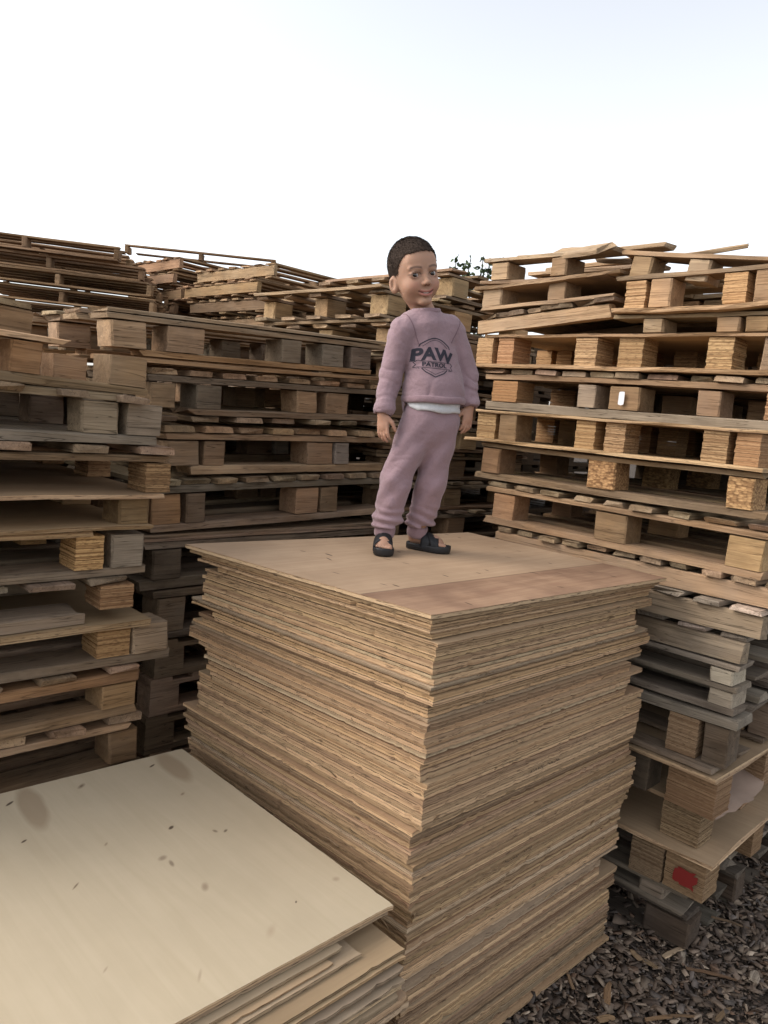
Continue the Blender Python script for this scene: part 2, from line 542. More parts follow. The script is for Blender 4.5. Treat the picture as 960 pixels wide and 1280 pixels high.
# bottom to top
R(0.0, [('X', 0, .022, .11, 'grey', DRK), ('K', .022, .095, rblocks([(.90, 1.06, 'aged', (.5, .34, .32)), (1.45, 1.57, 'aged', DRK), (1.92, 2.05, 'aged', DRK)])),
        ('X', .117, .022, .10, 'grey', DRK)], 0, 1.16, VF, 0.02, 0.95, 0.01, 'dark broken base pallet')
R(.14, [('X', 0, .018, .10, 'grey', GRY), ('K', .018, .045, rblocks([(1.0, 1.09, 'grey', GRY), (1.5, 1.6, 'grey', DRK), (1.95, 2.05, 'grey', DRK)])),
        ('X', .063, .018, .12, 'grey', GRY)], 0, 1.14, VF, 0.0, 0.9, 0.02, 'low grey pallet of thin planks')
R(.225, [('K', 0, .14, rblocks([(1.01, 1.127, 'lam', DKT), (.862, 1.0, 'lam', ORA), (1.5, 1.62, 'lam', DKT), (1.95, 2.05, 'lam', DKT)])),
         ('P', .14, .014, (1.05, 1.0, .9), 0, 1.215, .02)], 0, 1.2, VF, -.01, 1.0, 0.015, 'pallet of laminated blocks with red paint on its corner block')
R(.381, [('K', 0, .13, rblocks([(.92, 1.055, 'lam', (.75, .7, .65)), (1.45, 1.56, 'lam', DKT), (1.94, 2.05, 'lam', DKT)])),
         ('P', .13, .014, DKT, 0, 1.18, .01)], 0, 1.16, VF, 0.02, .95, 0.03, 'dark pallet with a thin panel deck')
R(.527, [('K', 0, .135, rblocks([(.862, 1.03, 'lam', ORA), (1.1, 1.19, 'aged', DRK), (1.5, 1.6, 'lam', DKT), (1.93, 2.04, 'lam', DKT)])),
         ('P', .136, .014, (.9, .75, .6), 0, 1.2, .02), ('X', .151, .02, .10, 'aged', DKT)], 0, 1.19, VF, 0.01, .95, -0.02, 'orange-brown pallet of laminated blocks')
R(.70, [('K', .0, .135, rblocks([(.955, 1.059, 'lam', (.9, .75, .65)), (.858, .938, 'aged', BRN), (1.46, 1.56, 'lam', DKT), (1.94, 2.04, 'lam', DKT)])),
        ('X', .136, .034, .15, 'grey', (.9, .84, .76))], 0, 1.22, VF, -.01, .95, 0.02, 'grey pallet with a thick plank deck')
R(.875, [('X', 0, .026, .10, 'grey', GRY), ('K', .027, .052, rblocks([(.87, .95, 'grey', WGR), (1.45, 1.53, 'grey', GRY), (1.94, 2.02, 'grey', GRY)])),
         ('X', .08, .022, .13, 'grey', GRY)], 0, 1.2, VF, 0.02, .95, 0.0, 'low grey pallet with split end block')
R(.98, [('K', 0, .048, rblocks([(.88, .95, 'grey', WGR), (1.42, 1.5, 'grey', GRY), (1.94, 2.02, 'grey', GRY)])), ('X', .048, .022, .14, 'grey', GRY)],
  0, 1.21, VF, -.005, .95, 0.015, 'weathered grey pallet with thin deck planks')
R(1.054, [('X', 0, .078, .035, 'aged', (.95, .88, .82)), ('Y', .078, .02, .10, 'grey', WGR, 9)], 0, 1.24, VF + .02, 0.01, .95, 0.0, 'weathered grey pallet with tall side rail and pale deck ends')
R(1.155, [('X', 0, .078, .035, 'aged', (.9, .84, .80)), ('Y', .078, .02, .105, 'grey', (1.5, 1.53, 1.56), 9)], 0, 1.25, VF - .02, -.01, .95, -0.01, 'pallet with tall side rail and whitish deck ends')
R(1.256, [('X', 0, .066, .035, 'tan', (1.0, .86, .72)), ('Y', .066, .022, .075, 'tan', TAN, 11)], 0.0, 1.12, 1.86, -.005, .95, 0.0, 'tan pallet with long side rail above the whitish boards')
R(1.346, [('X', 0, .03, .11, 'tan', (.95, .82, .66)), ('K', .03, .10, rblocks([(1.795, 1.897, 'tan', (1.15, .78, .55)), (1.303, 1.431, 'tan', (1.25, .92, .55)), (.836, .951, 'tan', (1.25, .95, .58))])),
          ('X', .13, .022, .10, 'tan', (1.0, .86, .7)), ('Y', .152, .022, .09, 'tan', TAN, 9)], -0.008, 1.12, 1.93, 0.0, .95, 0.0, 'tan pallet with orange solid blocks')
R(1.524, [('X', 0, .03, .12, 'tan', (1.0, .87, .70)), ('K', .03, .10, rblocks([(1.886, 1.98, 'tan', (1.05, .70, .5)), (1.373, 1.485, 'chip', (1.1, .95, .8)), (.891, .976, 'chip', (1.1, .95, .8))])),
          ('X', .13, .022, .10, 'tan', (.95, .8, .64))], 0.0, 1.15, 2.0, 0.0, .95, 0.0, 'tan pallet with pressed chip blocks')
R(1.678, [('P', 0, .012, (1.1, .98, .8), 0, 1.2, .03), ('K', .012, .105, rblocks([(1.932, 2.023, 'lam', (1.15, 1.0, .8)), (1.821, 1.903, 'tan', (1.1, .95, .7)), (1.474, 1.554, 'lam', (1.15, 1.0, .75)), (1.357, 1.435, 'lam', (1.1, .92, .7)), (.994, 1.076, 'lam', (1.1, .92, .75)), (.891, .968, 'lam', (1.1, .85, .7))])),
          ('P', .118, .010, (1.05, .9, .72), .03, 1.19, .01)], 0.0, 1.2, VF, 0.0, .95, 0.0, 'tan pallet of paired laminated blocks and thin panels')
R(1.808, [('X', 0, .036, .13, 'grey', (1.05, .95, .82)), ('K', .037, .082, rblocks([(1.841, 1.964, 'lam', (1.2, .95, .65)), (1.51, 1.563, 'aged', TAN), (1.319, 1.439, 'tan', (1.2, .92, .62)), (1.041, 1.115, 'tan', (1.05, .8, .6)), (.86, .90, 'lam', (1.1, .85, .7))])),
          ('X', .12, .024, .10, 'tan', (1.0, .8, .62)), ('Y', .144, .022, .10, 'aged', (1.2, 1.05, .9), 10)], -0.006, 1.16, 2.0, 0.0, .95, 0.005, 'tan pallet with a white sticker on its middle block')
R(1.978, [('P', 0, .014, (1.15, .98, .78), 0, 1.22, .03), ('K', .014, .105, rblocks([(1.983, 2.062, 'lam', (1.3, 1.15, .9)), (1.878, 1.954, 'lam', (1.1, .92, .7)), (1.507, 1.597, 'lam', (1.3, 1.15, .88)), (1.326, 1.417, 'lam', (1.2, .98, .72)), (1.017, 1.099, 'lam', (1.3, 1.15, .85)), (.86, .93, 'tan', TAN)])),
          ('P', .119, .010, (1.1, .95, .75), .04, 1.21, .01)], -0.003, 1.2, VF, 0.0, .95, 0.0, 'pale pallet of tall laminated blocks between thin panels')
# upper, untidy part
R(2.112, [('K', 0, .046, rblocks([(1.023, 1.092, 'tan', (1.25, 1.0, .7)), (.93, 1.0, 'tan', (1.2, .95, .65)), (1.291, 1.343, 'tan', TAN)])), ('X', .046, .018, .11, 'tan', TAN)], 0.0, .60, 1.45, .01, .95, 0.0, 'short low pallet piece lying flat')
R(2.112, [('X', 0, .055, .035, 'tan', (1.15, 1.0, .8)), ('Y', .055, .02, .075, 'aged', BRN, 8)], 0.085, .60, 2.06, .0, .95, 0.0, 'tilted pallet piece with a row of dark deck ends')
R(2.205, [('X', 0, .018, .11, 'tan', TAN), ('K', .018, .065, rblocks([(2.06, 1.96, 'tan', TAN), (1.676, 1.745, 'tan', (1.2, 1.0, .75))])), ('P', .084, .012, (1.05, .9, .72), -.03, .62, .02, .004)],
  0.045, .60, 2.06, .0, .95, 0.0, 'tilted tan pallet with a sagging panel top')
R(2.178, [('P', 0, .014, (1.2, 1.05, .85), 0, .62, .03, .01), ('K', .014, .095, rblocks([(1.362, 1.42, 'lam', (1.35, 1.2, .95)), (1.26, 1.33, 'tan', (1.2, 1.0, .72)), (1.025, 1.081, 'lam', (1.35, 1.2, .9)), (.90, .983, 'tan', (1.2, 1.0, .72))])),
          ('X', .110, .02, .10, 'tan', TAN)], 0.02, .60, 1.45, .0, .95, 0.0, 'pallet on a bowed panel with pale laminated end blocks')
R(2.308, [('K', 0, .07, rblocks([(1.361, 1.42, 'tan', (1.25, 1.05, .8)), (1.15, 1.22, 'tan', TAN)]), (0.0, 0.5)), ('X', .071, .018, .10, 'tan', (1.1, .95, .75), (0.0, 0.5))], -0.11, .55, 1.45, .0, .9, 0.05, 'half-broken pallet lying skewed, sloping to the right')
R(2.318, [('X', 0, .016, .09, 'tan', TAN), ('K', .016, .066, rblocks([(1.683, 1.75, 'tan', (1.3, 1.05, .8)), (1.96, 2.05, 'tan', (1.3, 1.1, .85))]), (0.0, 0.4)), ('X', .085, .018, .10, 'tan', PAL, (0.0, .35, .7))], -0.02, .62, 2.10, .02, .9, -0.06, 'loose pale pallet with two end blocks')
n = len(right)
for i, (z0, layers, tilt, L, sfar, du, D, yaw, desc, pitch) in enumerate(right):
    # layers were measured against VF: shift their x by the pallet's own far end
    sh = VF - sfar
    DULL[RG] = .85 if i < 10 else .5
    ly2 = []
    for ly in layers:
        if ly[0] == 'K': ly = ('K', ly[1], ly[2], [(x - sh, w, k, c) for (x, w, k, c) in ly[3]]) + tuple(ly[4:])
        ly2.append(ly)
    pos = 'in the right-hand stack' if i < 16 else 'on top of the right-hand stack'
    pallet(uv(UR + du, sfar, z0), RR + yaw, tilt, L, D, ly2, desc + ' ' + pos, RG, pitch=pitch)

# --- left stack: face on v = 2.12, local x = u
LG = 'pallets in the near left stack'
LR = math.radians(45)
VL = 2.12
left = []
def Lp(z0, layers, x1, tilt=0.0, dv=0.0, L=1.15, yaw=0.0, desc='', D=0.9):
    left.append((z0, layers, x1, tilt, dv, L, yaw, desc, D))
def lb(x1, L, lst):                                                # measured u spans -> local
    return [(a - (x1 - L), max(.08, b - a), k, c) for (a, b, k, c) in lst]
def LL(x1, lst, L=1.15):
    x0 = x1 - L
    return lb(x1, L, lst + [(x0 + .42, x0 + .53, lst[0][2], lst[0][3]), (x0 + .02, x0 + .12, lst[0][2], lst[0][3])])
Lp(.575, [('X', 0, .035, .13, 'aged', BRN), ('K', .036, .10, LL(1.13, [(1.03, 1.122, 'tan', (.8, .68, .55))])), ('X', .137, .022, .10, 'aged', (1.1, .95, .8)), ('Y', .16, .028, .10, 'aged', (.95, .85, .75), 7)], 1.13, desc='brown pallet above the low plywood')
Lp(.764, [('X', 0, .03, .11, 'aged', BRN), ('K', .031, .073, LL(1.12, [(1.0, 1.109, 'tan', (.9, .78, .62))])), ('X', .105, .034, .10, 'tan', (1.05, .85, .65)), ('Y', .14, .022, .11, 'aged', GRY, 6)], 1.12, desc='pallet with a tan face board')
Lp(.927, [('X', 0, .03, .14, 'grey', GRY), ('K', .031, .092, LL(1.2, [(.975, 1.075, 'lam', (.95, .85, .7)), (1.085, 1.2, 'aged', (1.2, 1.15, 1.05))])), ('P', .124, .02, (.8, .78, .74), 0, 1.08, .02)], 1.2, desc='grey pallet with pale corner block')
Lp(1.073, [('X', 0, .036, .13, 'grey', GRY, (0.0, .5, 1.0), 0, 1.02), ('K', .037, .07, LL(1.06, [(.957, 1.058, 'lam', (.8, .74, .66))])), ('Y', .108, .02, .13, 'grey', GRY, 7)], 1.08, desc='low grey pallet with close-set deck boards')
Lp(1.203, [('X', 0, .026, .14, 'grey', GRY), ('K', .027, .10, LL(1.11, [(.899, .981, 'lam', (1.3, 1.15, .85)), (1.01, 1.11, 'grey', (.85, .82, .78))])), ('P', .128, .016, (1.05, .95, .8), 0, .98, .02)], 1.115, desc='pallet with pale laminated block beside grey block')
Lp(1.349, [('P', 0, .012, (.9, .85, .78), 0, 1.15, .03), ('K', .013, .078, LL(1.1, [(1.005, 1.1, 'tan', (.95, .80, .62))])), ('P', .092, .012, (.85, .82, .78), 0, 1.19, .03)], 1.12, desc='thin-decked pallet with smooth tan blocks')
Lp(1.455, [('K', 0, .088, LL(1.18, [(1.10, 1.178, 'lam', BRN)])), ('X', .089, .022, .10, 'aged', (.9, .75, .62)), ('Y', .112, .026, .10, 'aged', (1.05, .95, .85), 6)], 1.185, desc='pallet with a split dark corner block')
Lp(1.595, [('X', 0, .03, .13, 'grey', (.95, .92, .88)), ('K', .031, .09, LL(1.14, [(.893, 1.0, 'grey', GRY), (1.025, 1.134, 'grey', (.95, .9, .84))])), ('X', .122, .026, .11, 'aged', TAN, (0, .5, 1), 0, 1.02)], 1.15, desc='grey pallet with two corner blocks')
Lp(1.746, [('Y', 0, .024, .10, 'aged', TAN, 7), ('X', .025, .026, .12, 'tan', (1.0, .88, .75)), ('K', .052, .082, LL(1.08, [(.965, 1.075, 'tan', (1.05, .93, .8)), (.70, .78, 'tan', (1.05, .8, .6))])), ('X', .135, .018, .10, 'tan', (1.1, .95, .8), (0, .5, 1), 0, .93)], 1.085, -.03, desc='tan pallet with open bays', dv=-.03)
Lp(1.92, [('X', 0, .09, .03, 'tan', (1.05, .92, .75)), ('K', .0, .085, lb(.80, 1.1, [(.73, .80, 'tan', PAL), (.3, .4, 'tan', TAN)]), (0.12, .5, .9)), ('Y', .09, .02, .10, 'tan', TAN, 6)], .80, -.06, desc='pale pallet with thick side rail', dv=.12, L=1.1)
m = len(left)
for i, (z0, layers, x1, tilt, dv, L, yaw, desc, D) in enumerate(left):
    pallet(uv(x1 - L, VL + dv, z0) - Vector((0, 0, tilt * L * 0.0)), LR + yaw + random.uniform(-.012, .012), tilt, L, D, layers,
           desc + ', ' + ORD[m - 1 - i] + ' of near left stack', LG)
for k in range(4):
    plain_pallet(uv(-.05, VL + .02, .0015 + k * .1435), LR, 1.15, .9, .141, 'brown pallet at the hidden foot of the near left stack', LG)

# --- middle stack: face on v = 2.45
MG = 'pallets in the stack left of the child'
mid = []
def Mp(z0, layers, x0, tilt=0.0, L=1.15, dv=0.0, yaw=0.0, desc=''):
    mid.append((z0, layers, x0, tilt, L, dv, yaw, desc))
def mb(x0, lst): return [(a - x0, max(.08, b - a), k, c) for (a, b, k, c) in lst]
Mp(.865, [('X', 0, .03, .12, 'grey', GRY), ('K', .031, .125, mb(1.33, [(1.345, 1.46, 'aged', TAN), (1.9, 2.02, 'aged', TAN)])), ('X', .157, .03, .12, 'aged', TAN)], 1.33, desc='dark pallet')
Mp(1.055, [('X', 0, .04, .12, 'grey', GRY), ('K', .041, .105, mb(1.29, [(1.329, 1.444, 'grey', (.7, .62, .54)), (1.9, 2.02, 'aged', TAN)])), ('X', .147, .026, .12, 'grey', GRY), ('X', .174, .012, .14, 'aged', GRY), ('X', .187, .014, .13, 'aged', TAN)], 1.28, .01, desc='dark pallet with a splintered board top')
Mp(1.262, [('X', 0, .03, .12, 'aged', TAN), ('K', .031, .105, mb(1.34, [(1.346, 1.461, 'tan', (.82, .62, .48)), (1.485, 1.56, 'aged', GRY), (1.988, 2.104, 'aged', (1.0, .82, .66)), (2.118, 2.208, 'aged', BRN)])), ('X', .137, .028, .11, 'grey', (.9, .85, .78)), ('Y', .166, .025, .10, 'aged', TAN, 9)], 1.30, .035, desc='brown pallet with a reddish end block')
Mp(1.466, [('X', 0, .036, .12, 'aged', (1.05, .95, .8), (0, .5, 1), .11, 1.1), ('K', .037, .088, mb(1.36, [(1.381, 1.506, 'aged', (1.15, 1.05, .92)), (1.525, 1.614, 'aged', BRN), (2.007, 2.145, 'aged', (.95, .82, .7)), (2.155, 2.233, 'grey', (1.45, 1.5, 1.55))])), ('X', .126, .026, .11, 'aged', (1.1, 1.0, .85)), ('Y', .153, .026, .12, 'aged', (1.05, .92, .72), 8)], 1.34, .028, desc='pallet with one whitish block')
Mp(1.655, [('Y', 0, .022, .11, 'aged', TAN, 7), ('X', .023, .026, .12, 'aged', (1.1, 1.0, .85), (0, .5, 1), .15, 1.1), ('K', .05, .084, mb(1.29, [(1.293, 1.384, 'aged', (1.1, .95, .78)), (1.474, 1.581, 'grey', (.85, .76, .70)), (1.925, 2.028, 'aged', (1.1, .95, .78)), (2.08, 2.204, 'aged', (1.05, .9, .74))])), ('X', .135, .024, .11, 'grey', (.8, .72, .64)), ('Y', .16, .022, .10, 'aged', (1.1, .95, .8), 8)], 1.28, .035, desc='aged pallet with widely spaced blocks')
Mp(1.845, [('X', 0, .018, .12, 'tan', (.95, .78, .62)), ('X', .020, .024, .11, 'tan', (1.05, .82, .6), (0, .5, 1), .12, 1.2), ('K', .045, .086, mb(1.12, [(1.135, 1.258, 'aged', (1.1, .98, .84)), (1.333, 1.479, 'aged', (1.0, .9, .78)), (1.819, 1.916, 'grey', GRY), (2.025, 2.141, 'grey', (.75, .72, .68)), (2.178, 2.293, 'grey', (.6, .55, .52))])), ('X', .132, .022, .13, 'aged', (1.05, .96, .86)), ('X', .155, .016, .14, 'aged', TAN)], 1.12, .038, L=1.26, desc='long weathered pallet with a plank deck')
m = len(mid)
for i, (z0, layers, x0, tilt, L, dv, yaw, desc) in enumerate(mid):
    pallet(uv(x0, 2.45 + dv, z0), LR + yaw + random.uniform(-.01, .01), tilt, L, 0.95, layers, desc + ', ' + ORD[m - 1 - i] + ' in stack left of child', MG)
for k in range(6):
    plain_pallet(uv(1.33 + .012 * (k % 3), 2.46, .0015 + k * .1435), LR, 1.15, .95, .141, 'dark pallet low in the stack behind the tall plywood pile', MG, col=(1.25, 1.12, 1.0))

# --- stack behind the child's left side, seen between child and right-hand stack
NG = 'pallets in the stack behind the child'
nz = [1.006, 1.152, 1.298, 1.444, 1.590, 1.736, 1.882, 2.028, 2.174, 2.320]
for i, z in enumerate(nz):
    x0 = 2.46 if z < 2.0 else (2.42 if z < 2.3 else 2.80)
    off = random.uniform(-.02, .02)
    kc = random.choice([(1.0, .9, .72), (.95, .85, .68), (.85, .75, .62)]) if z < 1.9 else (1.2, 1.05, .82)
    ly = [('X', 0, .02, .11, 'aged', BRN if z < 1.9 else TAN), ('K', .021, .086, [(.04, .12, 'aged', kc), (.52 + off, .13, 'tan', kc), (1.0, .12, 'tan', kc)]),
          ('X', .108, .018, .10, 'aged', TAN), ('Y', .127, .017, .10, 'aged' if z < 1.9 else 'tan', TAN, 7)]
    pallet(uv(x0 + off, 2.52 + random.uniform(-.02, .03), z), LR + random.uniform(-.015, .015), 0.0, 1.15, .95, ly,
           'pallet with light wooden blocks, ' + ORD[len(nz) - 1 - i] + ' of stack behind child', NG)
for k in range(7):
    plain_pallet(uv(2.48, 2.53, .0015 + k * .1435), LR, 1.15, .95, .141, 'brown pallet low in the stack behind the child', NG)

# --- far stacks
def far_stack(loc, rotz, zs, h, L, D, desc, group, wood, cols, jit=0.06, shift=None, base=True, stringer=False):
    nn = len(zs)
    ex = Vector((math.cos(rotz), math.sin(rotz), 0)); ey = Vector((-math.sin(rotz), math.cos(rotz), 0))
    for i, z in enumerate(zs):
        col = random.choice(cols)
        hh = h - .012
        dx, dy, tl = (shift[i] if shift else (random.uniform(-jit, jit), random.uniform(-jit, jit), random.uniform(-.01, .01)))
        p = loc + ex * dx + ey * dy + Vector((0, 0, z))
        b = hh - .018 * 3
        if stringer == 2:
            ly = [('X', 0, .016, .09, wood, col), ('Y', .016, b + .018, .04, wood, col, [.022, L / 2, L - .022]),
                  ('X', .035 + b, .018, .085, wood, col, (0, .17, .33, .5, .67, .83, 1.0))]
        elif stringer:
            # rails run away from the camera side, deck boards across
            ly = [('X', 0, .016, .09, wood, col, (0, .33, .66, 1.0)), ('K', .016, b + .018, [(0, .035, wood, col), (L / 2 - .02, .035, wood, col), (L - .035, .035, wood, col)], (0.0, .5, 1.0)),
                  ('X', .035 + b, .018, .09, wood, col, (0, .2, .4, .6, .8, 1.0))]
        else:
            ly = [('X', 0, .016, .09, wood, col), ('K', .017, b, [(0, .11, wood, col), (L / 2 - .055, .11, wood, col), (L - .11, .11, wood, col)]),
                  ('X', .018 + b, .016, .09, wood, col), ('Y', .035 + b, .016, .08, wood, col, 9)]
        pallet(p, rotz + random.uniform(-.04, .04), tl, L, D, ly, desc + ', ' + ORD[nn - 1 - i], group)
    if base:
        k, z = 0, .0015
        H = .1435
        while z + H < zs[0] + .01:
            plain_pallet(loc + Vector((0, 0, z)), rotz, L, D, .141, 'brown pallet hidden low in the ' + group.replace('pallets in the ', ''), group)
            z += H
        # close the leftover gap with the height of one thin pallet
        if zs[0] - z > .03:
            plain_pallet(loc + Vector((0, 0, z)), rotz, L, D, zs[0] - z - .002, 'thin brown pallet hidden low in the ' + group.replace('pallets in the ', ''), group)

r1 = math.radians(8)
zs1 = [2.22 + .118 * i for i in range(5)]
far_stack(Vector((-3.18, 5.55, 0)), r1, zs1, .118, 1.3, .9, 'reddish brown pallet in the far left stack', 'pallets in the far left stack', 'aged',
          [(1.0, .84, .68), (.95, .80, .66), (1.1, .92, .74)], shift=[(.12, 0, -.01), (.08, .02, -.012), (.06, -.02, -.014), (-.02, .02, -.016), (-.18, 0, -.018)], stringer=True)
zs2 = [2.02 + .123 * i for i in range(6)]
far_stack(uv(3.29, 4.62), LR, zs2, .123, 1.2, 1.0, 'tan-sided pallet in the far middle stack', 'pallets in the far middle stack', 'aged',
          [(1.15, .98, .80), (1.2, 1.05, .86), (1.0, .88, .74)], shift=[(0, 0, 0), (-.03, .03, 0), (-.02, .05, .01), (-.05, 0, 0), (-.07, .08, -.01), (.0, 0, 0.0)], stringer=2)
zs3 = [2.15 + .123 * i for i in range(6)]
far_stack(uv(3.27, 5.85), LR, zs3, .123, 1.2, 1.0, 'brown pallet in the farthest stack at upper left', 'pallets in the farthest stack', 'aged',
          [(1.0, .82, .66), (.92, .78, .64)], stringer=2)
# thin open frame pallet lying on the farthest stack
pallet(Vector((-2.33, 6.55, 2.885)), LR - math.radians(40), 0.0, 1.25, .8, [('K', 0, .055, [(0, .03, 'aged', BRN), (.6, .03, 'aged', BRN), (1.2, .03, 'aged', BRN)], (0.0, .9)), ('X', .055, .014, .07, 'aged', BRN, (0, .5, 1))],
       'thin open frame pallet silhouetted on the farthest stack', 'pallets in the farthest stack')

# --- loose boards and offcuts lying on the pallets
def loose(name, me, loc, rot, label, cat, col, group=None):
    return tag(link(name, me, None, loc, rot, col), label, cat, group)
loose('loose_plank', board_mesh(.62, .09, .02, 'tan', 1), uv(2.66, 1.98, 2.424), (0.03, -.01, math.radians(-41)), 'pale loose plank lying across the top of the right-hand stack', 'plank', PAL)
loose('loose_plank', board_mesh(.60, .12, .022, 'tan', 2), uv(2.92, 2.0, 2.424), (0.10, -.01, math.radians(-49)), 'wide pale plank behind the loose one on the right-hand stack', 'plank', (1.15, 1.1, 1.05))
loose('loose_plank', board_mesh(.5, .10, .02, 'aged', 2), uv(2.68, 1.40, 2.385), (0.05, .11, math.radians(-42)), 'grey-brown plank sloping down on the right end of the top pallets', 'plank', GRY)
for (u_, v_, z_, L_, w_, rx, ry, rz, mt, cl, lab) in [
    (2.60, 1.78, 2.418, .34, .08, .5, .10, -70, 'tan', PAL, 'short pale board tipped over a block on the right-hand stack'),
    (2.75, 1.55, 2.395, .42, .10, .2, -.16, -20, 'tan', TAN, 'tan board propped between the top pallets of the right-hand stack'),
    (2.66, 1.62, 2.39, .30, .07, .1, .12, -55, 'aged', PAL, 'small weathered board lying in the gap between the top pallets'),
    (2.70, 1.10, 2.345, .40, .09, .15, .04, -58, 'tan', TAN, 'tan offcut lying flat near the right edge on top of the stack')]:
    loose('loose_plank', board_mesh(L_, w_, .02, mt, 3), uv(u_, v_, z_), (rx, ry, math.radians(rz)), lab, 'plank', cl)
# --- rows of stacks further back that close the view through the bays
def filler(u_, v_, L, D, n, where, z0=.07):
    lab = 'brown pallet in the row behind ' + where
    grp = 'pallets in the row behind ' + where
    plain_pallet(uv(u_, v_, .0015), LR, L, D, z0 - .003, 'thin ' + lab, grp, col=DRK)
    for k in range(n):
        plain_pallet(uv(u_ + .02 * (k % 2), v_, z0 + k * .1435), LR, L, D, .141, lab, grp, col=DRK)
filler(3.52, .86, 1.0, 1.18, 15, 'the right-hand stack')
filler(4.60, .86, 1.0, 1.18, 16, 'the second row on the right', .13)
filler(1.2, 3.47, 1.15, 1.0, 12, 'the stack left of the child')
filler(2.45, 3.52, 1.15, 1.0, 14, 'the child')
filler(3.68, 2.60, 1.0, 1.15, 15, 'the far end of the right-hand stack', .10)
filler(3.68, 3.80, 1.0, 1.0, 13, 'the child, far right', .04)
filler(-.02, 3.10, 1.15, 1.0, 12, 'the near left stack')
# ------------------------------------------------------------------ plywood piles
def sheet_mesh(corners, T, mat, rg, rag=0.0022, warp=0.003, n=72, chips=2):
    """ragged-edged sheet between four corners (local x,y), thickness T"""
    pts = []
    cs = [Vector(c) for c in corners]
    chipset = set()
    for s in range(4):
        a, b = cs[s], cs[(s + 1) % 4]
        d = (b - a).normalized(); nrm = Vector((d.y, -d.x))
        ck = [(rg.randrange(1, n), rg.uniform(.001, .005)) for _ in range(chips)]
        for i in range(n):
            q = i / n
            off = rg.uniform(-rag, rag)
            for (ci, dep) in ck:
                if abs(ci - i) <= 0: off -= dep
            if i == 0:
                p = a + Vector((rg.uniform(-.004, .004), rg.uniform(-.004, .004)))
            else:
                p = a.lerp(b, q) + nrm * off
            pts.append(p)
    N = len(pts)
    cx = sum(p.x for p in pts) / N; cy = sum(p.y for p in pts) / N
    ph = rg.uniform(0, 6)
    vs_, fs = [], []
    def wz(p): return warp * math.sin(p.x * 4.1 + ph) * math.cos(p.y * 3.7 + ph * 1.7)
    for z in (0, T):
        for p in pts: vs_.append((p.x, p.y, z + wz(p)))
        for p in pts: vs_.append((cx + (p.x - cx) * .55, cy + (p.y - cy) * .55, z))
        vs_.append((cx, cy, z))
    B = 2 * N + 1
    for i in range(N):
        j = (i + 1) % N
        fs.append((i, j, B + j, B + i))
        fs.append((B + i, B + j, B + N + j, B + N + i)); fs.append((j, i, N + i, N + j))
        fs.append((B + N + i, B + N + j, B + 2 * N)); fs.append((N + j, N + i, 2 * N))
    return mesh_from('plywood_sheet', vs_, fs, mat)

PLY = [ply_mat('plywood_a', (0.42, 0.30, 0.185), (0.52, 0.39, 0.255), 330),
       ply_mat('plywood_b', (0.36, 0.24, 0.145), (0.46, 0.33, 0.20), 280, edge_l=(0.56, 0.40, 0.235), edge_d=(0.28, 0.182, 0.103)),
       ply_mat('plywood_c', (0.40, 0.31, 0.21), (0.50, 0.40, 0.28), 380, edge_l=(0.56, 0.44, 0.295), edge_d=(0.32, 0.235, 0.15)),
       ply_mat('plywood_d', (0.33, 0.21, 0.13), (0.42, 0.28, 0.17), 300, edge_l=(0.44, 0.305, 0.185), edge_d=(0.22, 0.145, 0.088))]

def build_pile(ztop, corner_fn, thick_fn, label_fn, group, top_mat, seed, count_top=None, gap=0.0010):
    rg = random.Random(seed)
    z = ztop
    k = 0
    sheets = []
    while True:
        T = thick_fn(k, rg)
        if z - T < 0.004:
            break
        z -= T
        cs = corner_fn(k, z, rg)
        o0 = Vector(cs[0])
        loc = [Vector(c) - o0 for c in cs]
        m = top_mat if k == 0 else PLY[rg.choices((0, 1, 2, 3), (5, 3, 3, 2))[0]]
        if group.find('low') >= 0 and 0 < k < 11: m = PLY[2 if k % 3 else 0]
        gp = gap if k == 0 else rg.choice((.0012, .0018, .0024, .0034))
        me = sheet_mesh(loc, T - gp, m, rg, rag=0.0006 if k == 0 else .0004, warp=.0003 if k else .0, chips=1 if k == 0 else 6)
        o = link('plywood_sheet', me, None, uv(o0.x, o0.y, z), (0, 0, A45), (1, 1, 1))
        kk = rg.uniform(.86, 1.12)
        o.color = (kk, kk * rg.uniform(.93, .965), kk * rg.uniform(.86, .95), 1)
        if k == 0: o.color = (1, 1, 1, 1)
        if group.find('low') >= 0 and k == 5: o.color = (.78, .70, .60, 1)
        tag(o, label_fn(k), 'plywood', group)
        sheets.append((o, z, T, cs))
        z -= rg.choice((.0002, .0002, .0004, .0014))
        k += 1
    # settle the pile on the ground: widen the last gap away
    return sheets

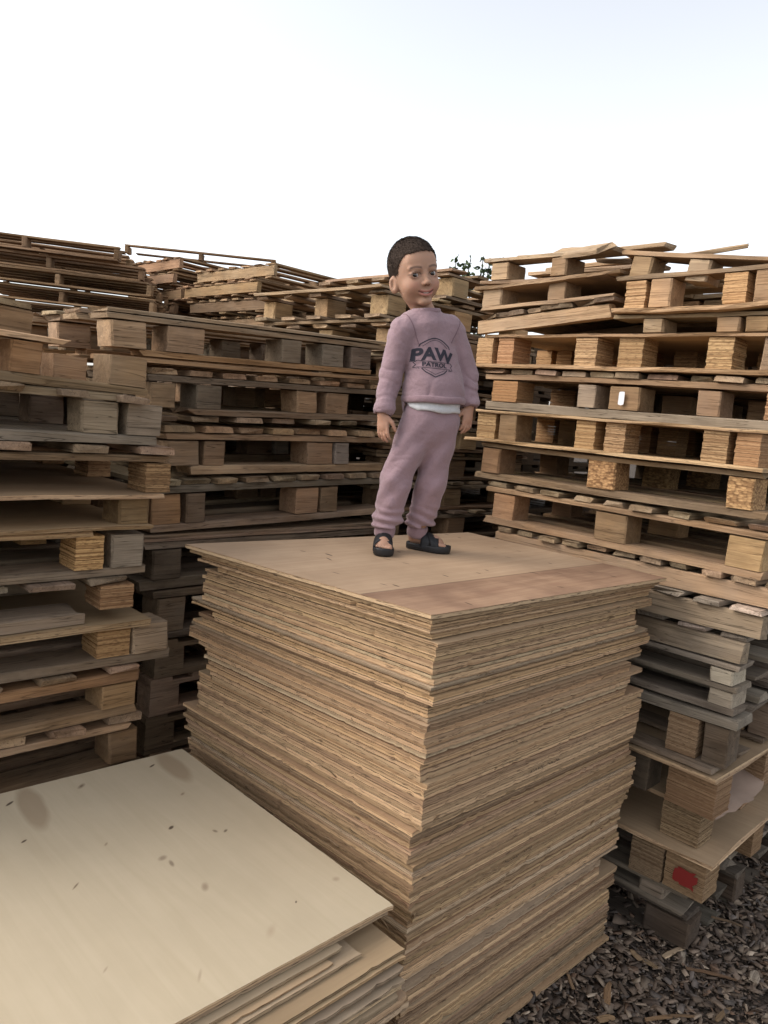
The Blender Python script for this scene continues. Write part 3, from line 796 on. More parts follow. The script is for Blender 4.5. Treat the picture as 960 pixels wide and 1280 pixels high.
# tall pile under the child
_run = {}
def tall_corners(k, z, rg):
    if k == 0:
        return [(1.316, 1.128), (2.42, 1.09), (2.455, 1.955), (1.215, 2.062)]
    if k == 1:
        return [(1.322, 1.133), (2.40, 1.10), (2.44, 1.95), (1.225, 2.05)]
    if k not in _run:
        n_ = rg.choice((1, 2, 2, 4, 6, 8))
        du0 = rg.uniform(-.012, .022); du1 = rg.choice((-.10, -.03, -.01, 0, 0, .02, .03)); dv0 = rg.uniform(-.012, .02); dv1 = rg.choice((-.09, -.05, -.03, 0, 0, .03, .06, .08))
        for i in range(n_): _run[k + i] = (du0, du1, dv0, dv1)
    du0, du1, dv0, dv1 = _run[k]
    q = (1.304 - z) / 1.304
    j = lambda a: rg.uniform(-a, a)
    sh = -.035 * q                                        # the lower sheets sit a little further left
    yw = rg.uniform(-.003, .003)
    u0, u1 = 1.325 + du0 * .7 + j(.0022), 2.395 + du1 + sh + j(.007)
    v0, v1 = 1.118 + dv0 * .8 + j(.0022), 2.02 + dv1 + j(.012)
    a0 = -.078 * (1 - q)
    return [(u0, v0 + yw), (u1, v0 - yw - .012), (u1 + .01, v1 - .02), (u0 + a0, v1)]
def tall_thick(k, rg):
    if k == 0: return .012
    return rg.choice((.0105, .012, .0125, .014, .0155, .0175))
ORDN = ['third', 'fourth', 'fifth', 'sixth', 'seventh', 'eighth', 'ninth', 'tenth', 'eleventh', 'twelfth']
TOPN = {0: 'top plywood sheet with reddish front strip, the child stands on it', 1: 'second plywood sheet, right under the one the child stands on'}
for _i, _o in enumerate(ORDN): TOPN[_i + 2] = _o + ' plywood sheet from the top of the tall pile under the child'
SPT = []
_r = random.Random(5)
for i in range(30):
    SPT.append((_r.uniform(.05, 1.0), _r.uniform(.03, .85), _r.uniform(.008, .022), _r.uniform(.003, .006), 1.57 + _r.uniform(-.3, .3), (.07, .042, .028), .85, .4))
SPT += [(.35, .10, .10, .03, .2, (.20, .10, .065), .45, .9), (.62, .07, .05, .02, 0, (.20, .10, .065), .35, .9)]
TOPM = ply_mat('plywood_top', (0.385, 0.258, 0.162), (0.49, 0.352, 0.232), 330, SPT, strip=(.222, .021), facevar=.6)
tall = build_pile(1.304, tall_corners, tall_thick, lambda k: TOPN.get(k, 'thin plywood sheet inside the tall pile below the child'), 'sheets of the tall plywood pile', TOPM, 21)

# low pile in the foreground
ST = (.27, .19, .115); KN = (.06, .035, .022)
def lo(u_, v_): return (u_ - .02, v_ - 1.055)
LSP = []
for (pu, pv, rx, ry, rot, c_, s_, f_) in [
    (1.128, 1.91, .040, .125, -.09, ST, .6, .35), (.722, 1.895, .036, .14, -.16, ST, .6, .35),
    (.685, 1.953, .016, .005, .6, KN, .9, .4), (.868, 1.941, .020, .009, .7, (.14, .09, .055), .85, .8), (1.079, 1.944, .016, .005, .5, KN, .9, .4),
    (.653, 1.761, .012, .005, .5, KN, .9, .4), (.960, 1.617, .011, .006, .6, KN, .9, .5), (1.062, 1.526, .010, .005, .6, (.12, .08, .05), .8, .6), (1.04, 1.54, .006, .010, .2, (.16, .11, .07), .7, .6),
    (1.068, 1.75, .012, .006, .6, (.18, .12, .075), .7, .7), (.879, 1.511, .014, .010, .4, (.22, .16, .11), .7, .7), (.885, 1.48, .006, .016, -.2, (.17, .12, .08), .7, .6),
    (.90, 1.358, .010, .020, -.5, (.25, .18, .12), .7, .7), (.679, 1.526, .016, .003, .7, (.15, .1, .06), .8, .6), (1.03, 1.194, .006, .003, .8, KN, .8, .5), (1.156, 1.205, .012, .010, .2, (.30, .22, .15), .6, .8),
    (.80, 1.64, .010, .004, .8, (.20, .14, .09), .6, .6), (.93, 1.15, .03, .012, .7, (.36, .27, .18), .55, .9), (.62, 1.25, .012, .003, .7, (.3, .22, .15), .6, .7), (.75, 1.13, .02, .004, .9, (.33, .25, .17), .6, .8)]:
    x, y = lo(pu, pv)
    LSP.append((x, y, rx, ry, rot, c_, s_, f_))
LOWM = ply_mat('plywood_pale', (0.462, 0.378, 0.258), (0.512, 0.425, 0.300), 330, LSP, grain=(34, 2.2, 34), facevar=.26)
_run2 = {}
def low_corners(k, z, rg):
    if k == 0: return [(.02, 1.055), (1.197, 1.058), (1.208, 1.998), (.02, 2.04)]
    fan = [None, (1.186, 1.062), (1.04, 1.045), (1.00, 1.030), (1.07, 1.022), (1.165, .985), (1.158, .978), (1.12, .986), (1.15, .966), (1.06, .972), (1.14, .955)]
    if k < len(fan):
        u1, v0 = fan[k]
        return [(.02, v0 - .004), (u1, v0), (u1 + .012, 1.985 - .01 * (k % 3)), (.03, 1.99)]
    if k not in _run2:
        n_ = rg.choice((1, 1, 2, 3))
        d = (rg.choice((-.12, -.04, -.02, 0, .02)), rg.uniform(-.03, .02))
        for i in range(n_): _run2[k + i] = d
    du1, dv0 = _run2[k]
    u1 = 1.16 + du1 + rg.uniform(-.01, .01); v0 = .972 + dv0 + rg.uniform(-.006, .006)
    return [(.0, v0), (u1, v0 + rg.uniform(-.008, .008)), (u1 + .01, 1.97), (.02, 1.98)]
def low_thick(k, rg):
    return .011 if k < 2 else (.0075 + .001 * (k % 3) if k < 11 else rg.choice((.010, .012, .012, .014, .017)))
LOWN = {**{6 + _i: _o + ' plywood sheet from the top of the low foreground pile' for _i, _o in enumerate(ORDN[4:])}, 0: 'large pale plywood sheet with knots and two brown stains, top of the low pile', 1: 'plywood sheet directly beneath the pale knotty top sheet',
        2: 'short plywood sheet set back from the corner of the low pile', 3: 'shortest thin plywood sheet set back in the low pile', 4: 'thin plywood sheet just above the brown-faced one in the low pile',
        5: 'brown-faced plywood sheet sticking out at the corner of the low pile'}
low = build_pile(.67, low_corners, low_thick, lambda k: LOWN.get(k, 'plywood sheet in the lower part of the low foreground pile'), 'sheets of the low plywood pile', LOWM, 8)

# splinters and torn veneer sticking out of the tall pile (parts of the sheets they tear from)
def splinter_mesh(L, W, T, rg):
    vs_ = []
    n = 4
    for i in range(n + 1):
        q = i / n
        w = W * (1 - q ** 2 * .9) / 2
        zz = .006 * math.sin(q * 3 + rg.uniform(-.3, .3)); yy = rg.uniform(-.002, .002)
        vs_ += [(L * q, yy - w, zz), (L * q, yy + w, zz), (L * q, yy + w, zz + T), (L * q, yy - w, zz + T)]
    fs = [(0, 3, 2, 1), (4 * n, 4 * n + 1, 4 * n + 2, 4 * n + 3)]
    for i in range(n):
        a = 4 * i
        for j in range(4):
            fs.append((a + j, a + (j + 1) % 4, a + 4 + (j + 1) % 4, a + 4 + j))
    return mesh_from('splinter', vs_, fs, MAT['tan'])
rg = random.Random(77)
for i in range(150):
    o, z, T, cs = tall[rg.randrange(2, 75)]
    o0 = Vector(cs[0])
    side = rg.random()
    if side < .5:
        q = rg.uniform(.05, .95); p = Vector(cs[0]).lerp(Vector(cs[1]), q) - o0; ang = rg.choice((0, math.pi)) + rg.uniform(-.25, .25); p.y -= .001
    else:
        q = rg.uniform(.1, .98); p = Vector(cs[0]).lerp(Vector(cs[3]), q) - o0; ang = rg.choice((1, -1)) * math.pi / 2 + rg.uniform(-.25, .25); p.x -= .001
    link('splinter', splinter_mesh(rg.uniform(.02, .09), rg.uniform(.002, .005), .0012, rg), o, (p.x, p.y, rg.uniform(.001, T - .002)), (0, rg.uniform(-.12, .12), ang), (1.1, 1.05, .95))

# inked stamp marks on two sheet edges of the tall pile: irregular, half worn-away characters
INK = NT('stamp_ink').out((0.03, 0.024, 0.022), .8, .1)
def stamp(sheet, s0, s1, T, seed):
    o, z, T_, cs = sheet
    rg = random.Random(seed)
    a, b = Vector(cs[0]), Vector(cs[1]); o0 = a
    d = (b - a).normalized(); nrm = Vector((d.y, -d.x))
    x = s0
    vs_, fs = [], []
    def seg(p, q, w):
        (x0, z0), (x1, z1) = p, q
        dx, dz = x1 - x0, z1 - z0; l = math.hypot(dx, dz) or 1
        nx_, nz_ = -dz / l * w / 2, dx / l * w / 2
        i = len(vs_)
        for (xx, zz) in ((x0 + nx_, z0 + nz_), (x1 + nx_, z1 + nz_), (x1 - nx_, z1 - nz_), (x0 - nx_, z0 - nz_)):
            P = (a - o0) + d * xx + nrm * .0045
            vs_.append((P.x, P.y, zz))
        fs.append((i, i + 1, i + 2, i + 3))
    while x < s1:
        w = rg.uniform(.006, .010)
        if rg.random() < .18:
            x += w * 1.2; continue
        zs_ = [.0015, T - .002]
        for _ in range(rg.choice((2, 3, 3))):
            seg((x + rg.choice((0, w)), rg.choice(zs_)), (x + rg.choice((0, w * .5, w)), rg.choice([zs_[0], (zs_[0] + zs_[1]) / 2, zs_[1]])), .0016)
        x += w * 1.45
    link('stamp_mark', mesh_from('stamp_mark', vs_, fs, INK), o)
def nearest(zz):
    return min(tall, key=lambda s: abs(s[1] - zz))
stamp(nearest(.80), .42, .58, .011, 4)
stamp(nearest(.555), .37, .50, .011, 9)

# ------------------------------------------------------------------ wood chips on the ground
def chips_mat():
    t = NT('wood_chips')
    at = t.n('Attribute', attribute_name='chip_col')
    v = t.objvec(rnd=False)
    nn = t.noise(t.scaled(v, (60, 60, 60)), 1, 4)
    col = t.mix(t.math('MULTIPLY', nn, .5), at.outputs['Color'], (0.05, 0.04, 0.033))
    t.bump(nn, .4, .004)
    return t.out(col, .92, .15)
CM = chips_mat()
def chips(n, sampler, smin, smax, seed):
    r = np.random.RandomState(seed)
    P = sampler(n, r)
    n = len(P)
    Ls = smin + (smax - smin) * r.rand(n) ** 2.6
    Ws = Ls * r.uniform(.18, .62, n); Ts = np.clip(Ls * r.uniform(.05, .16, n), .0012, .006)
    yaw = r.uniform(0, 6.283, n); til = r.normal(0, .28, n); til2 = r.normal(0, .28, n)
    base = np.array([[-.5, -.5, 0], [.5, -.42, 0], [.46, .5, 0], [-.4, .46, 0], [-.46, -.42, 1], [.40, -.5, 1], [.5, .38, 1], [-.5, .5, 1]])
    Vt = base[None] + r.uniform(-.16, .16, (n, 8, 3)) * np.array([1, 1, .3])
    Vt = Vt * np.stack([Ls, Ws, Ts], 1)[:, None]
    c, s = np.cos(til), np.sin(til)
    x, y, z = Vt[..., 0], Vt[..., 1], Vt[..., 2]
    x, z = c[:, None] * x - s[:, None] * z, s[:, None] * x + c[:, None] * z
    c, s = np.cos(til2), np.sin(til2)
    y, z = c[:, None] * y - s[:, None] * z, s[:, None] * y + c[:, None] * z
    c, s = np.cos(yaw), np.sin(yaw)
    x, y = c[:, None] * x - s[:, None] * y, s[:, None] * x + c[:, None] * y
    z = z - z.min(1, keepdims=True) + (r.rand(n) * .016)[:, None] - .003
    Vt = np.stack([x + P[:, :1], y + P[:, 1:2], z], -1).reshape(-1, 3)
    q = np.array([[3, 2, 1, 0], [4, 5, 6, 7], [0, 1, 5, 4], [1, 2, 6, 5], [2, 3, 7, 6], [3, 0, 4, 7]])
    F = (q[None] + (np.arange(n) * 8)[:, None, None]).reshape(-1, 4)
    me = fast_mesh('wood_chips', Vt, F, CM)
    pal = np.array([[.058, .043, .034], [.088, .064, .047], [.125, .092, .068], [.17, .130, .095], [.27, .215, .16], [.085, .070, .060], [.11, .070, .047]])
    ci = r.choice(len(pal), n, p=[.17, .25, .22, .11, .035, .14, .075])
    colr = pal[ci] * r.uniform(1.5, 2.7, (n, 1))
    at = me.color_attributes.new('chip_col', 'FLOAT_COLOR', 'POINT')
    arr = np.ones((n * 8, 4), dtype=np.float32); arr[:, :3] = np.repeat(colr, 8, 0)
    at.data.foreach_set('color', arr.ravel())
    return me
def samp_near(n, r):
    u_ = r.uniform(1.5, 4.0, n); v_ = r.uniform(-.3, 1.35, n)
    return np.stack([(u_ - v_) * .70711, (u_ + v_) * .70711], 1)
o = link('wood_chips', chips(30000, samp_near, .009, .046, 3))
tag(o, 'dark bark and wood chips covering the ground at lower right', 'wood chips', kind='stuff')

# bigger pieces lying on the chips
def stick(name, loc, L, W, T, yaw, col, label, mat='tan', tilt=.05, group=None, cat='splinter'):
    rg_ = random.Random(zlib.crc32(label.encode()))
    n = 5
    vs_ = []
    for i in range(n + 1):
        q = i / n
        w = W * (.35 + .65 * math.sin(math.pi * min(1, .18 + q * .82)) ** .6) / 2 * rg_.uniform(.85, 1.15)
        yy = .06 * L * math.sin(q * 2.4) * rg_.uniform(.8, 1.2); zz = rg_.uniform(-.001, .001)
        vs_ += [(L * (q - .5), yy - w, zz), (L * (q - .5), yy + w, zz), (L * (q - .5), yy + w * .8, zz + T), (L * (q - .5), yy - w * .8, zz + T)]
    fs = [(0, 3, 2, 1), (4 * n, 4 * n + 1, 4 * n + 2, 4 * n + 3)]
    for i in range(n):
        a = 4 * i
        for j in range(4): fs.append((a + j, a + (j + 1) % 4, a + 4 + (j + 1) % 4, a + 4 + j))
    return loose(name, mesh_from(name, vs_, fs, MAT['aged' if mat == 'tan' else mat]), loc, (0, tilt, yaw), label, cat, tuple(c * .95 for c in col), group)
SG = 'bigger wood pieces on the chips'
stick('wood_splinter', (1.13, 2.43, .018), .13, .020, .004, .55, (1.25, 1.2, 1.1), 'long pale curved wood splinter on the chips near the corner pallet', group=SG)
stick('wood_splinter', (.985, 2.40, .018), .055, .022, .004, 1.9, (1.1, 1.0, .85), 'short pale wood flake on the chips right of the plywood foot', group=SG)
stick('wood_splinter', (1.02, 2.36, .018), .05, .022, .004, -.7, (1.2, 1.1, .9), 'short pale flake beside another near the plywood foot', group=SG)
stick('wood_splinter', (1.21, 2.33, .020), .16, .010, .006, -.2, (.75, .6, .5), 'thin brown stick lying level on the chips below the red block', group=SG)
stick('wood_splinter', (.84, 2.21, .018), .11, .024, .005, 1.15, (.8, .65, .5), 'broad brown bark strip on the chips at the bottom', group=SG)
stick('wood_splinter', (.73, 2.26, .018), .10, .012, .004, 1.5, (.8, .68, .56), 'narrow brown sliver by the foot of the tall plywood pile', group=SG)
stick('wood_splinter', (1.0, 2.12, .020), .17, .010, .006, .2, (.7, .58, .46), 'long thin stick at the very bottom of the picture', group=SG)
stick('wood_splinter', (1.18, 2.16, .018), .10, .016, .004, .7, (1.0, .88, .7), 'tan splinter at the bottom right on the chips', group=SG)
stick('wood_splinter', (1.40, 2.62, .018), .13, .010, .005, -.35, (.75, .65, .55), 'dull brown stick in front of the bottom skid', group=SG)
stick('wood_splinter', (1.36, 2.34, .018), .05, .035, .012, .9, (1.6, 1.6, 1.6), 'whitish lump of wood at the right edge of the picture', mat='grey', group=SG)
stick('wood_splinter', (.80, 2.10, .018), .06, .026, .005, .3, (1.1, .95, .75), 'pale chip at the bottom of the chips, left of the long stick', group=SG)

# torn brown paper sheet on the lower right pallets
def paper():
    t = NT('torn_paper')
    v = t.objvec(rnd=False)
    nn = t.noise(v, 18, 5)
    col = t.mix(nn, (.30, .21, .16), (.40, .29, .22))
    t.bump(nn, .4, .006)
    m_ = t.out(col, .85, .2)
    rg_ = random.Random(4)
    vs_, fs = [], []
    nx_, ny_ = 12, 5
    for zt in (0, .0015):
        for i in range(nx_ + 1):
            for k in range(ny_ + 1):
                q = i / nx_; s = k / ny_
                x = .42 * q + (rg_.uniform(-.02, .02) if i in (0, nx_) else 0)
                y = .11 * (s - .5) * (.7 + .5 * math.sin(q * 3)) + rg_.uniform(-.006, .006)
                z = .012 * math.sin(q * 9) * s + .010 * (1 - s) * math.cos(q * 5) + zt - (.02 * (1 - q) if q < .3 else 0)
                vs_.append((x, y, z))
    N = (nx_ + 1) * (ny_ + 1)
    for t_ in (0, 1):
        for i in range(nx_):
            for k in range(ny_):
                a = t_ * N + i * (ny_ + 1) + k
                f = (a, a + ny_ + 1, a + ny_ + 2, a + 1)
                fs.append(f if t_ else f[::-1])
    return mesh_from('torn_paper', vs_, fs, m_, True)
loose('torn_paper', paper(), uv(2.535, .90, .545), (0.12, -.02, math.radians(45)), 'torn brown paper sheet hanging over the lower right pallets', 'paper', (1, 1, 1))

# red paint on the corner block and a white sticker: flat marks on their pallets
REDP = NT('red_paint').out((.22, .024, .02), .75, .2)
def find_pallet(txt):
    for o in C.objects:
        if o.get('label', '').find(txt) >= 0: return o
def patch(parent, x0, x1, z0, z1, y, mat, name, seed, n=18):
    rg_ = random.Random(seed)
    cx, cz = (x0 + x1) / 2, (z0 + z1) / 2
    vs_ = [(cx, y, cz)]
    for i in range(n):
        a = 2 * math.pi * i / n
        k = rg_.uniform(.66, 1.06) if n > 20 else rg_.uniform(.92, 1.0)
        sx = abs(math.cos(a)) ** .3 * math.copysign(1, math.cos(a)); sz = abs(math.sin(a)) ** .3 * math.copysign(1, math.sin(a))
        vs_.append((cx + (x1 - x0) / 2 * sx * k, y, cz + (z1 - z0) / 2 * sz * k))
    vs2 = vs_ + [(x, yy + .002, z) for (x, yy, z) in vs_]
    fs = [(0, 1 + i, 1 + (i + 1) % n) for i in range(n)]
    return link(name, mesh_from(name, vs_, fs, mat), parent)
p = find_pallet('red paint on its corner block')
patch(p, VF - .965, VF - .885, .030, .100, -.0115, REDP, 'red_paint', 2, 30)
p = find_pallet('white sticker on its middle block')
STK = NT('sticker').out((.75, .74, .74), .5, .3)
patch(p, 2.0 - 1.395, 2.0 - 1.372, .052, .102, -.0085, STK, 'sticker', 6, 12)

# ------------------------------------------------------------------ tree behind the right-hand stack
def tree(base, H, tips, label, seed):
    rg_ = random.Random(seed)
    bark = NT('bark').out((.055, .042, .032), .9, .1)
    lt = NT('leaf'); vv = lt.objvec(rnd=False); nn = lt.noise(vv, 9, 2)
    leafm = lt.out(lt.mix(nn, (.035, .055, .022), (.085, .115, .045)), .6, .3)
    root = link('leafy_tree', None, None, base)
    tag(root, label, 'tree')
    def tube(pts, rad, vs_, fs, ns=6):
        o0 = len(vs_)
        for i, p in enumerate(pts):
            d = (pts[min(i + 1, len(pts) - 1)] - pts[max(i - 1, 0)]).normalized()
            a = d.orthogonal().normalized(); b = d.cross(a)
            for k in range(ns):
                t = 2 * math.pi * k / ns
                vs_.append(p + (a * math.cos(t) + b * math.sin(t)) * rad[i])
        for i in range(len(pts) - 1):
            for k in range(ns):
                a_ = o0 + i * ns + k; b_ = o0 + i * ns + (k + 1) % ns
                fs.append((a_, b_, b_ + ns, a_ + ns))
        fs.append(tuple(o0 + k for k in range(ns - 1, -1, -1)))
        fs.append(tuple(o0 + (len(pts) - 1) * ns + k for k in range(ns)))
    vs_, fs = [], []
    tp = [Vector((.03 * math.sin(i), .03 * math.cos(i * 1.3), H * .62 * i / 6)) for i in range(7)]
    tube(tp, [.055 - .005 * i for i in range(7)], vs_, fs, 8)
    link('trunk', mesh_from('trunk', vs_, fs, bark, True), root)
    bv, bf, lv, lf = [], [], [], []
    def leaf(p, d, s):
        a = d.normalized(); b = a.orthogonal().normalized()
        b = (Matrix.Rotation(rg_.uniform(0, 6.28), 3, a) @ b)
        c = a.cross(b)
        i = len(lv)
        for (x, y, z) in ((0, 0, 0), (.35, .30, .06), (.75, .22, .05), (1, 0, -.04), (.75, -.22, .05), (.35, -.30, .06)):
            lv.append(p + a * x * s + b * y * s + c * z * s)
        lf.append((i, i + 1, i + 2, i + 3)); lf.append((i, i + 3, i + 4, i + 5))
    for (tx, ty, tz, dens) in tips:
        st = tp[rg_.randrange(3, 7)]
        end = Vector((tx, ty, tz))
        md = st.lerp(end, .55) + Vector((rg_.uniform(-.06, .06), rg_.uniform(-.06, .06), rg_.uniform(.0, .10)))
        pts = [st.lerp(md, q / 4) for q in range(4)] + [md.lerp(end, q / 5) for q in range(6)]
        tube(pts, [.018 * (1 - i / 10) + .0025 for i in range(len(pts))], bv, bf, 5)
        L_ = len(pts)
        for k in range(dens):
            q = rg_.uniform(.45, 1.0) ** .7
            f = q * (L_ - 1); i = min(int(f), L_ - 2)
            p = pts[i].lerp(pts[i + 1], f - i) + Vector((rg_.gauss(0, .022), rg_.gauss(0, .022), rg_.gauss(0, .02)))
            leaf(p, Vector((rg_.gauss(0, 1), rg_.gauss(0, 1), rg_.gauss(.1, .8))), rg_.uniform(.05, .085))
    cr = link('branches', mesh_from('branches', bv, bf, bark, True), root)
    link('crown', mesh_from('crown', lv, lf, leafm), root)
tips = [(-.27, 0, 3.46, 55), (-.20, .1, 3.58, 55), (-.10, -.1, 3.50, 70), (.02, .05, 3.44, 60), (.10, 0, 3.62, 50), (.19, .1, 3.63, 55), (.32, -.05, 3.62, 40), (-.33, -.1, 3.40, 45), (.0, .2, 3.3, 70), (.25, .15, 3.35, 70), (.4, .1, 3.3, 60), (-.15, .2, 3.3, 70), (-.4, .1, 3.2, 60), (-.05, -.15, 3.56, 30)]
tree(Vector((.76, 9.0, 0)), 3.7, tips, 'leafy tree whose dark tips show above the pallets right of the child', 3)
# ------------------------------------------------------------------ the child: one continuous skin surface, clothes as children
KO = Vector((0.078, 2.517, 1.304))

def surface_nets(F, org, h):
    """dual contouring-style smooth surface of the zero level of F on a regular grid"""
    F = F.astype(np.float32)
    ins = F < 0
    nx_, ny_, nz_ = F.shape
    cnt = np.zeros((nx_ - 1, ny_ - 1, nz_ - 1), np.int8)
    for dx in (0, 1):
        for dy in (0, 1):
            for dz in (0, 1):
                cnt += ins[dx:nx_ - 1 + dx, dy:ny_ - 1 + dy, dz:nz_ - 1 + dz]
    act = (cnt > 0) & (cnt < 8)
    idx = -np.ones(act.shape, np.int64)
    cells = np.argwhere(act)
    idx[act] = np.arange(len(cells))
    acc = np.zeros((len(cells), 3), np.float64); num = np.zeros(len(cells))
    cor = [(a, b, c) for a in (0, 1) for b in (0, 1) for c in (0, 1)]
    val = {q: F[cells[:, 0] + q[0], cells[:, 1] + q[1], cells[:, 2] + q[2]].astype(np.float64) for q in cor}
    for ax in range(3):
        for q in cor:
            if q[ax]: continue
            q2 = list(q); q2[ax] = 1; q2 = tuple(q2)
            a, b = val[q], val[q2]
            m = (a < 0) != (b < 0)
            t = np.where(m, a / np.where(m, a - b, 1), 0)
            p = np.tile(np.array(q, float), (len(cells), 1)); p[:, ax] += t
            acc[m] += p[m]; num[m] += 1
    Vt = (cells + acc / num[:, None]) * h + np.array(org)
    faces = []
    for ax in range(3):
        b1, b2 = [(1, 2), (2, 0), (0, 1)][ax]
        sl0 = [slice(None)] * 3; sl1 = [slice(None)] * 3
        sl0[ax] = slice(0, -1); sl1[ax] = slice(1, None)
        A, B = ins[tuple(sl0)], ins[tuple(sl1)]
        e = np.argwhere(A != B)
        ok = (e[:, b1] > 0) & (e[:, b2] > 0) & (e[:, b1] < F.shape[b1] - 1) & (e[:, b2] < F.shape[b2] - 1)
        e = e[ok]
        out = A[e[:, 0], e[:, 1], e[:, 2]]
        def cid(o1, o2):
            c = e.copy(); c[:, b1] -= o1; c[:, b2] -= o2
            return idx[c[:, 0], c[:, 1], c[:, 2]]
        quad = np.stack([cid(1, 1), cid(0, 1), cid(0, 0), cid(1, 0)], 1)
        quad[~out] = quad[~out][:, ::-1]
        faces.append(quad)
    return Vt, np.concatenate(faces)

class Field:
    def __init__(self, lo_, hi_, h):
        self.h = h; self.lo = np.array(lo_, float)
        self.n = np.ceil((np.array(hi_) - self.lo) / h).astype(int) + 1
        self.F = np.full(self.n, .5, np.float32)
        self.ax = [self.lo[i] + h * np.arange(self.n[i]) for i in range(3)]
    def region(self, lo_, hi_):
        s = []
        for i in range(3):
            a = max(0, int((lo_[i] - self.lo[i]) / self.h)); b = min(self.n[i], int((hi_[i] - self.lo[i]) / self.h) + 2)
            s.append(slice(a, max(a + 1, b)))
        s = tuple(s)
        X, Y, Z = np.meshgrid(self.ax[0][s[0]], self.ax[1][s[1]], self.ax[2][s[2]], indexing='ij')
        return s, X, Y, Z
    def comb(self, s, d, k, mode):
        A = self.F[s]
        if mode == 'sub': d = -d
        if k <= 0:
            self.F[s] = np.minimum(A, d) if mode == 'add' else np.maximum(A, d)
            return
        if mode == 'add':
            h_ = np.clip(.5 + .5 * (d - A) / k, 0, 1)
            self.F[s] = d * (1 - h_) + A * h_ - k * h_ * (1 - h_)
        else:
            h_ = np.clip(.5 - .5 * (d - A) / k, 0, 1)
            self.F[s] = d * (1 - h_) + A * h_ + k * h_ * (1 - h_)
    def cone(self, a, b, ra, rb, k=.01, mode='add', fl=None):
        """round cone a->b; fl = (axis unit vector, ratio) flattens it along that axis"""
        a = np.array(a, float); b = np.array(b, float)
        R_ = max(ra, rb) + k + .02
        s, X, Y, Z = self.region(np.minimum(a, b) - R_, np.maximum(a, b) + R_)
        P = np.stack([X - a[0], Y - a[1], Z - a[2]], -1)
        d = b - a
        L2 = max(1e-12, d @ d)
        t = np.clip((P @ d) / L2, 0, 1)
        Q = P - t[..., None] * d
        r = ra + (rb - ra) * t
        if fl is not None:
            n_, ratio = np.array(fl[0], float), fl[1]
            w = Q @ n_
            Q = Q + (w * (1 / ratio - 1))[..., None] * n_
            dist = (np.sqrt((Q ** 2).sum(-1)) - r) * (ratio if ratio < 1 else 1)
        else:
            dist = np.sqrt((Q ** 2).sum(-1)) - r
        self.comb(s, dist.astype(np.float32), k, mode)
    def ell(self, c, rad, rot=None, k=.01, mode='add'):
        c = np.array(c, float); rad = np.array(rad, float)
        R_ = rad.max() + k + .02
        s, X, Y, Z = self.region(c - R_, c + R_)
        P = np.stack([X - c[0], Y - c[1], Z - c[2]], -1)
        if rot is not None: P = P @ np.array(rot, float)        # columns of rot are the local axes
        q = P / rad
        k0 = np.sqrt((q ** 2).sum(-1)) + 1e-9
        k1 = np.sqrt(((P / rad ** 2) ** 2).sum(-1)) + 1e-9
        self.comb(s, (k0 * (k0 - 1) / k1).astype(np.float32), k, mode)
    def func(self, lo_, hi_, fn, k=0, mode='add'):
        s, X, Y, Z = self.region(lo_, hi_)
        self.comb(s, fn(X, Y, Z).astype(np.float32), k, mode)
    def all(self):
        return np.meshgrid(*self.ax, indexing='ij')
    def mesh(self):
        return surface_nets(self.F, self.lo, self.h)

def fnoise(X, Y, Z, f, seed):
    r = np.random.RandomState(seed)
    o_ = 0
    for i in range(5):
        k = r.normal(0, 1, 3); k *= f * r.uniform(.6, 1.6) / np.linalg.norm(k)
        o_ = o_ + np.sin(k[0] * X + k[1] * Y + k[2] * Z + r.uniform(0, 6.28))
    return o_ / 5

# head frame: turned towards image right and tilted to image left
HC = np.array([-.050, -.012, .897])
hy_, ht_ = math.radians(24), math.radians(15)
fwd = np.array([math.sin(hy_), -math.cos(hy_), -.06]); fwd /= np.linalg.norm(fwd)
up0 = np.array([-math.sin(ht_), 0, math.cos(ht_)])
up_ = up0 - (up0 @ fwd) * fwd; up_ /= np.linalg.norm(up_)
rt_ = np.cross(fwd, up_)
HM = np.stack([rt_, fwd, up_], 1)                              # columns: right, forward, up
def hp(x, y, z): return HC + HM @ np.array([x, y, z])
def hloc(P): return (P - HC) @ HM

BY = math.radians(24)                                          # torso turned the same way
bf = np.array([math.sin(BY), -math.cos(BY), 0.]); br_ = np.array([math.cos(BY), math.sin(BY), 0.])

# joints (child frame: x right, y away, z up, origin between the feet)
RS, RE, RW = (-.066, -.032, .712), (-.096, -.024, .572), (-.110, -.052, .448)
LS, LE, LW = (.092, .040, .722), (.154, .052, .596), (.168, .028, .495)
RH, RK, RA = (.012, -.010, .440), (-.048, -.020, .235), (-.072, -.004, .055)
LH, LK, LA = (.082, .020, .440), (.068, .030, .230), (.038, .075, .055)
CH, WA, PE = (.012, .004, .665), (.036, .004, .540), (.044, .004, .455)

SK = Field((-.20, -.20, -.01), (.24, .20, 1.03), .0026)
